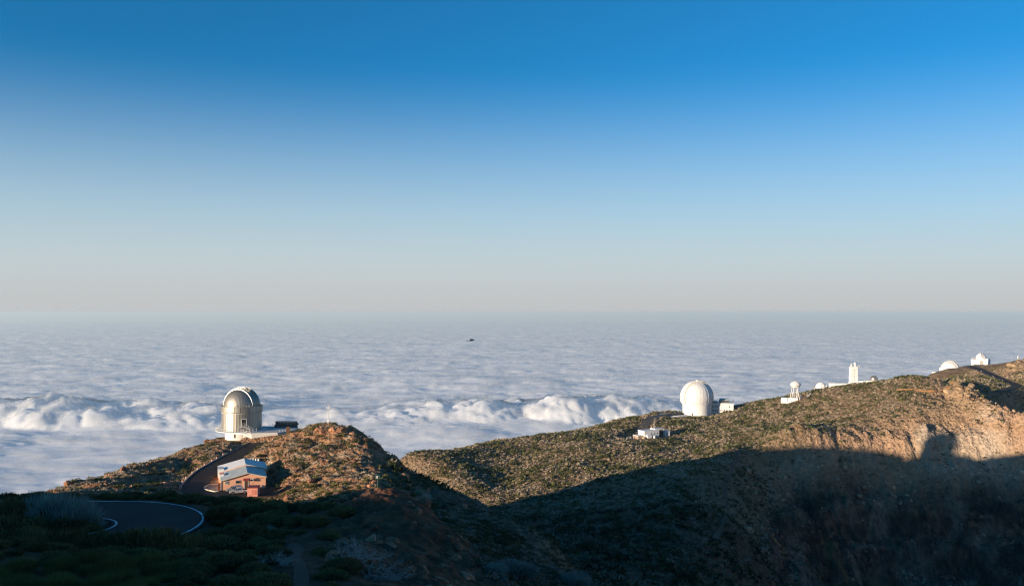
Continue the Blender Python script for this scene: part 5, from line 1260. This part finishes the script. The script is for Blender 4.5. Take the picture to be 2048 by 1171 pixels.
def foreground():
    rng = np.random.default_rng(5); kept = []
    # chosen big ones first: (column, row of base, distance, radius, kind)
    for px_, Y, R, kd, H in ((100, 102.4, 3.3, 'silver', 3.9), (158, 101.8, 3.0, 'silver', 3.6), (25, 101.5, 3.5, 'dark', 4.6), (-45, 101, 3.5, 'dark', 4.6), (75, 99, 3.0, 'dark', 2.9), (135, 98.7, 2.7, 'dark', 2.5), (180, 99.2, 1.9, 'dark', 1.7), (15, 98.6, 3.0, 'dark', 3.0), (-50, 98, 3.0, 'dark', 3.2),
            (-45, 86, 3.4, 'dark', 5.0), (15, 86, 3.4, 'dark', 4.9), (70, 86, 3.3, 'dark', 4.7), (120, 86, 3.1, 'dark', 4.5), (160, 85.6, 2.8, 'dark', 4.0), (205, 85.6, 2.7, 'dark', 3.7), (250, 85.6, 2.8, 'olive', 3.6), (298, 85.8, 2.8, 'dark', 3.7), (345, 87, 3.0, 'dark', 3.8), (390, 90, 3.0, 'dark', 3.4), (428, 96, 2.7, 'dark', 2.4), (450, 91, 2.8, 'dark', 2.6), (500, 98, 2.9, 'dark', 2.5), (545, 103, 2.6, 'dark', 2.2),
            (120, 121, 2.3, 'olive', 1.7), (60, 120, 2.2, 'dark', 1.5), (225, 120, 2.0, 'dark', 1.6), (150, 119.5, 1.6, 'olive', 1.2), (330, 121, 2.6, 'dark', 2.1), (262, 122, 2.2, 'dark', 1.8), (380, 120, 2.6, 'dark', 2.0), (300, 119.5, 1.5, 'olive', 1.2), (420, 117, 2.2, 'dark', 1.9), (455, 122, 2.9, 'dark', 2.2), (500, 124, 3.1, 'dark', 2.4), (545, 124, 3.0, 'dark', 2.2), (480, 112, 2.9, 'dark', 2.2), (530, 112, 3.0, 'dark', 2.1), (440, 106, 2.6, 'dark', 2.2), (575, 115, 2.4, 'dark', 1.8),
            (660, 104, 1.7, 'dark', 1.1), (690, 101, 1.8, 'dark', 1.1), (640, 98, 1.9, 'dark', 1.4), (660, 92, 1.5, 'dark', 1.1), (620, 108, 2.0, 'dark', 1.5), (600, 100, 1.8, 'dark', 1.4)):
        x = (px_-CX)/F_PX*Y; kept.append((x, Y, R, kd, H))
    tries = 0
    while len(kept) < 205 and tries < 9000:
        tries += 1
        px_ = rng.uniform(-60, 700); Y = rng.uniform(62, 134); x = (px_-CX)/F_PX*Y
        R = rng.uniform(.9, 2.3)
        if road_clear(x, Y) < R*.72 or path_clear(x, Y) < .7+R*.7: continue
        if Y < 94 and R > 1.9 and px_ < 420: R = 1.6
        if any((x-a)**2+(Y-b)**2 < (.62*(R+r))**2 for a, b, r, _, _ in kept): continue
        if px_ > 560 and rng.random() < .72: continue
        z = gz(x, Y)
        py = EYE_Y-F_PX*z/Y
        kd = 'grass' if (py > 1125 and px_ < 360) else ('olive' if rng.random() < .16 else 'dark')
        kept.append((x, Y, R, kd, R*.72))
    lab = {'dark': ('bush', 'dark green leafy bush in the shaded foreground', 'bush', 'dark foreground bushes'), 'olive': ('bush', 'olive green leafy bush among the dark foreground bushes', 'bush', 'olive foreground bushes'),
           'silver': ('silver_bush', 'large silvery feathery bush inside the road bend', 'bush', 'silvery bushes in the road bend'), 'grass': ('grass_clump', 'yellowish green clump of upright grass at the bottom left', 'grass clump', 'grass clumps at the lower left')}
    xs = np.array([k[0] for k in kept]); ys = np.array([k[1] for k in kept]); zs = ground(xs, ys)
    for (x, Y, R, kd, H), z in zip(kept, zs):
        n, l, c, g = lab[kd]; sz = H; q = CX+F_PX*x/Y
        if kd in ('dark', 'olive'):
            if Y > 114 and q < 430: w_ = 'beyond the road bend'
            elif road_clear(x, Y) < 4 and abs(Y-HAIR_C[1]) < HAIR_RI and q < 215: w_ = 'inside the road bend'
            elif Y < 92 and Y > 83 and q < 420: w_ = 'along the near edge of the road'
            elif q > 615: w_ = 'right of the footpath'
            elif q > 400: w_ = 'between the road bend and the footpath'
            else: w_ = 'at the bottom left below the road'
            l = ('dark green leafy bush ' if kd == 'dark' else 'lighter olive green bush ')+w_; g = l.replace('bush', 'bushes', 1)
        put(BUSH[kd][random.randrange(len(BUSH[kd]))], n, l, c, g, x, Y, z-.12, R, sz=sz)
    for px_, py, R, l in ((985, 1140, 1.5, 'silvery bush left of its pair on the lower slope of the outcrop'), (1035, 1148, 2.2, 'broad silvery bush on the lower slope of the dark outcrop'), (1150, 1168, 1.9, 'silvery bush at the bottom edge right of the outcrop')):
        x, y, z = hit(px_, py); put(BUSH['silver'][0], 'silver_bush', l, 'bush', None, x, y, z-.1, R*y/95, sz=.8*R*y/95)
foreground()
# dead bleached shrubs
def dead_shrub(px_, py, R, label, seed):
    rng = random.Random(seed); x, y, z = hit(px_, py); t = MB()
    def grow(p, d, ln, r, lvl):
        q = p
        for k in range(3):
            d = (d+Vector((rng.gauss(0, .38), rng.gauss(0, .38), rng.gauss(0, .30)))).normalized(); e = q+d*ln/3
            if e.z < .03: e.z = .05+rng.random()*.1; d.z = abs(d.z)
            t.tube(q, e, r*(1-.18*k), r*(1-.18*(k+1)), n=4, caps=False); q = e
            if lvl > 0 and rng.random() < .85: grow(q, (d+Vector((rng.gauss(0, .9), rng.gauss(0, .9), rng.gauss(0, .5)))).normalized(), ln*.68, r*.62, lvl-1)
        if lvl > 0: grow(q, d, ln*.6, r*.55, lvl-1)
    for k in range(11):
        a = rng.uniform(0, 6.28); grow(Vector((rng.gauss(0, .25)*R, rng.gauss(0, .25)*R, 0)), Vector((math.cos(a), math.sin(a), rng.uniform(.25, .9))).normalized(), R*.62, .032*R**.5, 3)
    o = t.build('dead_shrub', 'branch_dead', fix=False, loc=(x, y, z-.05)); tag(o, label, 'shrub')
dead_shrub(715, 1120, 2.0, 'bleached grey tangle of a dead shrub on the foreground slope', 3)
dead_shrub(765, 1150, 1.7, 'bleached dead shrub right of the largest dead tangle', 4)
dead_shrub(545, 1065, 1.1, 'small dead shrub with grey twigs left of the footpath', 5)
dead_shrub(560, 1125, 1.3, 'low dead shrub with pale twigs beside the footpath', 6)

# ---------------- scrub that covers the hills
def unit_tufts(seed, n, l, w, flat=.7, m=4):
    out = []
    for i in range(m):
        rng = np.random.default_rng(seed+i); out.append(leaf_cloud(rng, n, lumps_for(rng, 3, .5), l, w, .35, .45, flat))
    return out
def scatter(name, label, units, X, Y, Z, S, C, hz=1.0):
    Vs = []; Fs = []; Cs = []; b = 0; pick = RNG.integers(0, len(units), len(X)); rot = RNG.uniform(0, 2*PI, len(X))
    for u, (V, F) in enumerate(units):
        m = np.where(pick == u)[0]
        if not len(m): continue
        c, s = np.cos(rot[m])[:, None], np.sin(rot[m])[:, None]
        vx = (V[None, :, 0]*c-V[None, :, 1]*s)*S[m][:, None]+X[m][:, None]; vy = (V[None, :, 0]*s+V[None, :, 1]*c)*S[m][:, None]+Y[m][:, None]; vz = V[None, :, 2]*S[m][:, None]*hz+Z[m][:, None]
        Vs.append(np.stack([vx, vy, vz], -1).reshape(-1, 3)); Fs.append((F[None]+(np.arange(len(m))*len(V))[:, None, None]).reshape(-1, 3)+b); Cs.append(np.repeat(C[m], len(V), axis=0)); b += len(m)*len(V)
    o = np_mesh(name, np.concatenate(Vs), np.concatenate(Fs), 'scrub', np.concatenate(Cs)); tag(o, label, 'scrub', kind='stuff'); return o
def keep_out(x, y):
    ok = np.ones(len(x), bool)
    for pl, w in ((ROAD_UP, 4.3), (ROAD_REAR, 4.6), (ROAD_RIGHT, 5.0), (PATH_FG, 1.2)): ok &= polyline_dist(x, y, pl)[0] > w
    dx = x-BLD_O[0]; dy = y-BLD_O[1]; c, s = math.cos(BLD_A), math.sin(BLD_A); lx = dx*c+dy*s; ly = -dx*s+dy*c
    ok &= ~((lx > -5) & (lx < 14.5) & (ly > -14) & (ly < 26))
    ok &= ~((x > NOT_C[0]-6) & (x < NOT_C[0]+20) & (y > 320) & (y < 342))
    ok &= np.hypot(x-WHT_C[0], y-WHT_C[1]) > 13.5; ok &= ~((x > WHT_C[0]-33) & (x < WHT_C[0]) & (y > 736) & (y < 770)); ok &= ~((x > WHT_C[0]+8) & (x < WHT_C[0]+31) & (y > 755) & (y < 776))
    for px_, py, Y, r in ((1300, 870, 660, 15), (1345, 865, 662, 6), (1590, 803, 712, 9), (1641, 781, 745, 6), (1706, 770, 722, 7), (1275, 880, 650, 8)): q = P(px_, py, Y); ok &= np.hypot(x-q[0], y-q[1]) > r
    for pts in TRAILS: ok &= polyline_dist(x, y, resample(np.array([P(*p) for p in pts]), 4.0))[0] > 1.8
    return ok
TRAILS = [[(1480,905,598),(1465,935,565),(1452,958,540),(1448,975,520),(1456,995,495),(1461,1015,470),(1455,1035,450),(1440,1055,425),(1420,1070,405),(1395,1090,380)], [(1790,806,660),(1840,806,655),(1870,801,652),(1895,790,655),(1905,784,656)]]
def tint(x, y, green_bias, tan=(.41, .33, .235), olive=(.125, .125, .048), dark=(.06, .072, .03)):
    g = fbm(x/17, y/17, 3, 401)+.55*RNG.normal(size=len(x))*.5+green_bias
    C = np.empty((len(x), 3)); C[:] = tan; C[g > .02] = olive; C[g > .30] = dark
    return C*RNG.uniform(.72, 1.25, (len(x), 1))
def far_scrub():
    n = 76000; r = np.sqrt(RNG.uniform(250**2, 960**2, n)); th = RNG.uniform(-.16, .56, n); x = r*np.sin(th); y = r*np.cos(th)
    px_ = CX+F_PX*x/y; k = (px_ > 770)&(y > 252); x, y = x[k], y[k]; z = ground(x, y)
    k = visible(x, y, z+1.5) & keep_out(x, y) & (rockiness(x, y) < np.where(z < -98, .35, RNG.uniform(.12, 1.25, len(x))))
    x, y, z = x[k], y[k], z[k]
    dens = fbm(x/30, y/30, 3, 411)
    k = dens > RNG.uniform(-1.1, -.22, len(x)); x, y, z = x[k], y[k], z[k]
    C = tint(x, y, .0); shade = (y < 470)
    C[shade] *= .62  # valley shade put into the scrub colour
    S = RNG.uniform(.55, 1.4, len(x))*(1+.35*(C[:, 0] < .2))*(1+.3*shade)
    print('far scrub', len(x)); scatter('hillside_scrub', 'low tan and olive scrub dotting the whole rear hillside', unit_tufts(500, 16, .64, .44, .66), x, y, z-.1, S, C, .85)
far_scrub()
def near_scrub():
    n = 21000; r = np.sqrt(RNG.uniform(135**2, 345**2, n)); th = RNG.uniform(-.55, .12, n); x = r*np.sin(th); y = r*np.cos(th); z = ground(x, y)
    k = visible(x, y, z+.8, .004) & keep_out(x, y) & (fbm(x/11, y/11, 3, 421) > RNG.uniform(-.5, .25, len(x))); x, y, z = x[k], y[k], z[k]
    px_ = CX+F_PX*x/y
    C = tint(x, y, np.where(px_ < 520, -.16, -.03), (.40, .33, .235), (.15, .14, .05), (.065, .078, .03)); S = RNG.uniform(.3, .9, len(x))*(1+.45*(C[:, 0] < .2))
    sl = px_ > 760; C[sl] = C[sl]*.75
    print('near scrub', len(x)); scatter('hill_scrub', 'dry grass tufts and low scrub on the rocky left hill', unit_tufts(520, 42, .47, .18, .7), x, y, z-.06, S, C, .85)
    # slope right of the outcrop
    n = 11000; r = np.sqrt(RNG.uniform(85**2, 260**2, n)); th = RNG.uniform(-.10, .26, n); x = r*np.sin(th); y = r*np.cos(th); z = ground(x, y)
    k = visible(x, y, z+.8, .004) & (rockiness(x, y) < .5) & keep_out(x, y); x, y, z = x[k], y[k], z[k]
    C = tint(x, y, .12, (.24, .215, .175), (.085, .085, .04), (.05, .055, .028)); S = RNG.uniform(.35, 1.0, len(x))
    print('slope scrub', len(x)); scatter('slope_scrub', 'dark scrub and grey grass on the shaded slope below the outcrop', unit_tufts(540, 36, .46, .18, .7), x, y, z-.06, S, C, .8)
near_scrub()
# single bushes on the left hill
def hill_bushes():
    rng = np.random.default_rng(15); n = 700; px_ = rng.uniform(95, 900, n); Y = rng.uniform(205, 330, n); x = (px_-CX)/F_PX*Y; z = ground(x, Y)
    k = visible(x, Y, z+.6, 0) & keep_out(x, Y) & (fbm(x/16, Y/16, 2, 431) > -.05); x, Y, z, px_ = x[k], Y[k], z[k], px_[k]; cnt = 0
    for i in range(len(x)):
        if cnt >= 118: break
        kd = 'hill_tan' if rng.random() < .16 else 'hill_green'; left = px_[i] < 520
        lbl = ('olive bush on the sunny slope left of the dome road' if left else 'olive bush on the rocky hill right of the orange building') if kd == 'hill_green' else ('pale dry bush on the sunny slope left of the dome road' if left else 'pale dry bush on the rocky hill right of the orange building')
        put(BUSH[kd][int(rng.integers(len(BUSH[kd])))], 'hill_bush', lbl, 'bush', lbl.replace(' bush ', ' bushes ', 1), x[i], Y[i], z[i]-.1, rng.uniform(.8, 2.0) if px_[i] < 690 else rng.uniform(.4, .8), sz=rng.uniform(.5, 1.0) if px_[i] < 690 else .4); cnt += 1
hill_bushes()
# ---------------- stones
def rock_mesh(seed, material, sub=2):
    bm = bmesh.new(); bmesh.ops.create_icosphere(bm, subdivisions=sub, radius=1.0); rng = np.random.default_rng(seed)
    pl = rng.normal(size=(14, 3)); pl /= np.linalg.norm(pl, axis=1)[:, None]; off = rng.uniform(.42, .8, 14)
    for v in bm.verts:
        c = np.array(v.co)
        for q, d in zip(pl, off):
            e = c @ q-d
            if e > 0: c = c-q*e*.97
        v.co = c*(1+.025*rng.normal())*np.array([1, .85, .8])
    me = bpy.data.meshes.new('rock'); bm.to_mesh(me); bm.free(); me.materials.append(MAT[material]); return me
ROCK_R = [rock_mesh(600+i, 'rock_red', 2 if i < 3 else 1) for i in range(6)]; ROCK_T = [rock_mesh(620+i, 'rock_tan') for i in range(5)]
def place_rock(me, x, y, z, s, label, group):
    o = bpy.data.objects.new('rock', me); COL.objects.link(o); o.location = (x, y, z); o.scale = (s*random.uniform(.8, 1.4), s*random.uniform(.8, 1.2), s*random.uniform(.7, 1.25)); o.rotation_euler = (random.uniform(-.5, .5), random.uniform(-.5, .5), random.uniform(0, 6.28)); tag(o, label, 'rock', group)
def stones():
    rng = np.random.default_rng(25)
    # named boulders on the skyline of the left hill
    for px_, py, s, l in ((104, 981, 1.1, 'reddish boulder at the left end of the hill skyline'), (140, 967, 1.9, 'large red overhanging boulder on the left skyline'), (122, 984, 1.0, 'orange boulder below the left skyline'), (248, 938, 1.4, 'upright red boulder on the slope left of the dome'), (232, 952, 1.3, 'dark red boulder low on the left slope'), (378, 921, 1.5, 'rust boulder on the slope below the silver dome')):
        x, y, z = hit(px_, py); place_rock(ROCK_R[0], x, y, z, s, l, None)
    for q in range(16):
        f = q/15; pxx = 640+f*175; pyy = np.interp(pxx, [640, 690, 712, 740, 770, 800, 815], [857, 855, 862, 882, 900, 931, 944])+3; x, y, z = hit(pxx+rng.uniform(-5, 5), pyy+rng.uniform(0, 6))
        place_rock(ROCK_R[int(rng.integers(6))], x, y, z+.1, rng.uniform(1.0, 2.4), 'craggy rust boulder on the crest of the rocky hill', 'boulders on the crest of the rocky hill')
    n = 1500; px_ = rng.uniform(90, 960, n); Y = rng.uniform(200, 330, n); x = (px_-CX)/F_PX*Y; z = ground(x, Y)
    k = visible(x, Y, z+.4, 0) & keep_out(x, Y) & (ridged(x/11, Y/11, 2, 21) > -.05); x, Y, z, px_ = x[k], Y[k], z[k], px_[k]
    for i in range(min(135, len(x))):
        l = 'rusty rock on the slope left of the dome road' if px_[i] < 520 else ('rusty rock on the rocky hill right of the orange building' if px_[i] < 720 else 'dark rusty rock on the shaded flank of the rocky hill')
        place_rock(ROCK_R[int(rng.integers(6))], x[i], Y[i], z[i]-.1, rng.uniform(.4, 1.6), l, l.replace('rock', 'rocks', 1))
    n = 700; px_ = rng.uniform(640, 960, n); Y = rng.uniform(66, 116, n); x = (px_-CX)/F_PX*Y; z = ground(x, Y); k = visible(x, Y, z+.3, 0) & (rockiness(x, Y) > .5) & (polyline_dist(x, Y, PATH_FG)[0] > 2.5); x, Y, z = x[k], Y[k], z[k]
    for i in range(min(115, len(x))): place_rock(ROCK_R[int(rng.integers(6))], x[i], Y[i], z[i]-.1, rng.uniform(.3, 1.15), 'dark red brown rock on the foreground outcrop', 'rocks of the foreground outcrop')
    for k in range(12):
        pxx = 684+k*5.3+rng.uniform(-2, 2); Yq = 111.5+rng.uniform(-1, 1); xq = (pxx-CX)/F_PX*Yq; place_rock(ROCK_R[int(rng.integers(3))], xq, Yq, gz(xq, Yq)+.05, rng.uniform(.35, .7), 'sunlit orange rock along the crest of the foreground outcrop', 'sunlit rocks on the outcrop crest')
    # crags of the far spur
    pl = resample(np.array([P(1925,792,652), P(1950,828,620), P(1990,860,601), P(2048,888,585)]), 3.0)
    for i in range(58):
        q = pl[int(rng.integers(len(pl)))]; xq, yq = q[0]+rng.normal()*7, q[1]+rng.normal()*7; place_rock(ROCK_T[int(rng.integers(5))], xq, yq, gz(xq, yq)+.2, rng.uniform(1.0, 3.1), 'tan crag block on the far right spur', 'crag blocks of the far right spur')
    c = P(2036, 742, 800)
    for i in range(14):
        xq, yq = c[0]+rng.normal()*8, c[1]+rng.normal()*7-4; place_rock(ROCK_T[int(rng.integers(5))], xq, yq, gz(xq, yq), rng.uniform(1.5, 3.6), 'brown block of the crag at the right edge', 'blocks of the far right crag')
    # rubble too small to count
    def unit_rocks(seed):
        out = []
        for i in range(4):
            me = rock_mesh(seed+i, 'rock_red', 1); V = np.array([v.co[:] for v in me.vertices]); F = np.array([p.vertices[:] for p in me.polygons]); bpy.data.meshes.remove(me); keep = F; out.append((V, keep))
        return out
    n = 6500; px_ = rng.uniform(88, 980, n); Y = rng.uniform(195, 335, n); x = (px_-CX)/F_PX*Y; z = ground(x, Y); k = visible(x, Y, z+.3, 0.001) & keep_out(x, Y) & (ridged(x/11, Y/11, 2, 21) > rng.uniform(-.4, .3, n)); x, Y, z = x[k], Y[k], z[k]
    C = np.array([.31, .165, .095])*rng.uniform(.6, 1.35, (len(x), 1)); C[rng.random(len(x)) < .3] = (.38, .31, .23)
    print('rubble', len(x)); o = scatter('rubble', 'small rusty stones scattered over the left hill', unit_rocks(640), x, Y, z-.03, rng.uniform(.12, .5, len(x)), C); 
    n = 5000; px_ = rng.uniform(1540, 2048, n); Y = rng.uniform(560, 690, n); x = (px_-CX)/F_PX*Y; z = ground(x, Y); k = visible(x, Y, z+.5, 0.001) & (rockiness(x, Y) > .3) & (z > -101); x, Y, z = x[k][:2200], Y[k][:2200], z[k][:2200]
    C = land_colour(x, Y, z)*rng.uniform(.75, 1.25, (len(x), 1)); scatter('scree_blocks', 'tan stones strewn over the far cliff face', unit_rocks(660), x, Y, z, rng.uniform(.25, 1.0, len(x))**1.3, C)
stones()
# blocks and hardy bushes in the shaded bowl of the cliff
def bowl():
    n = 9000; px_ = RNG.uniform(1490, 2060, n); Y = RNG.uniform(470, 612, n); x = (px_-CX)/F_PX*Y; z = ground(x, Y)
    k = visible(x, Y, z+.6, .001) & (z < -98); x, Y, z = x[k], Y[k], z[k]; m = fbm(x/22, z/14, 3, 441)
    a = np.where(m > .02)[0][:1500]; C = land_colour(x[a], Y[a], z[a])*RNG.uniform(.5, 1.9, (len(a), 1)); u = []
    for i in range(4):
        me = rock_mesh(680+i, 'rock_red', 1); u.append((np.array([v.co[:] for v in me.vertices]), np.array([p.vertices[:] for p in me.polygons]))); bpy.data.meshes.remove(me)
    scatter('cliff_blocks', 'broken dark rock blocks in the shaded bowl of the cliff', u, x[a], Y[a], z[a], RNG.uniform(.5, 2.0, len(a))**1.4, C)
    b = np.where(m < -.02)[0][:1500]; C = np.array([.115, .095, .04])*RNG.uniform(.5, 1.6, (len(b), 1)); scatter('cliff_scrub', 'sparse dark scrub in the shaded bowl of the cliff', unit_tufts(560, 16, .6, .4, .7), x[b], Y[b], z[b]-.1, RNG.uniform(.5, 1.3, len(b)), C)
bowl()
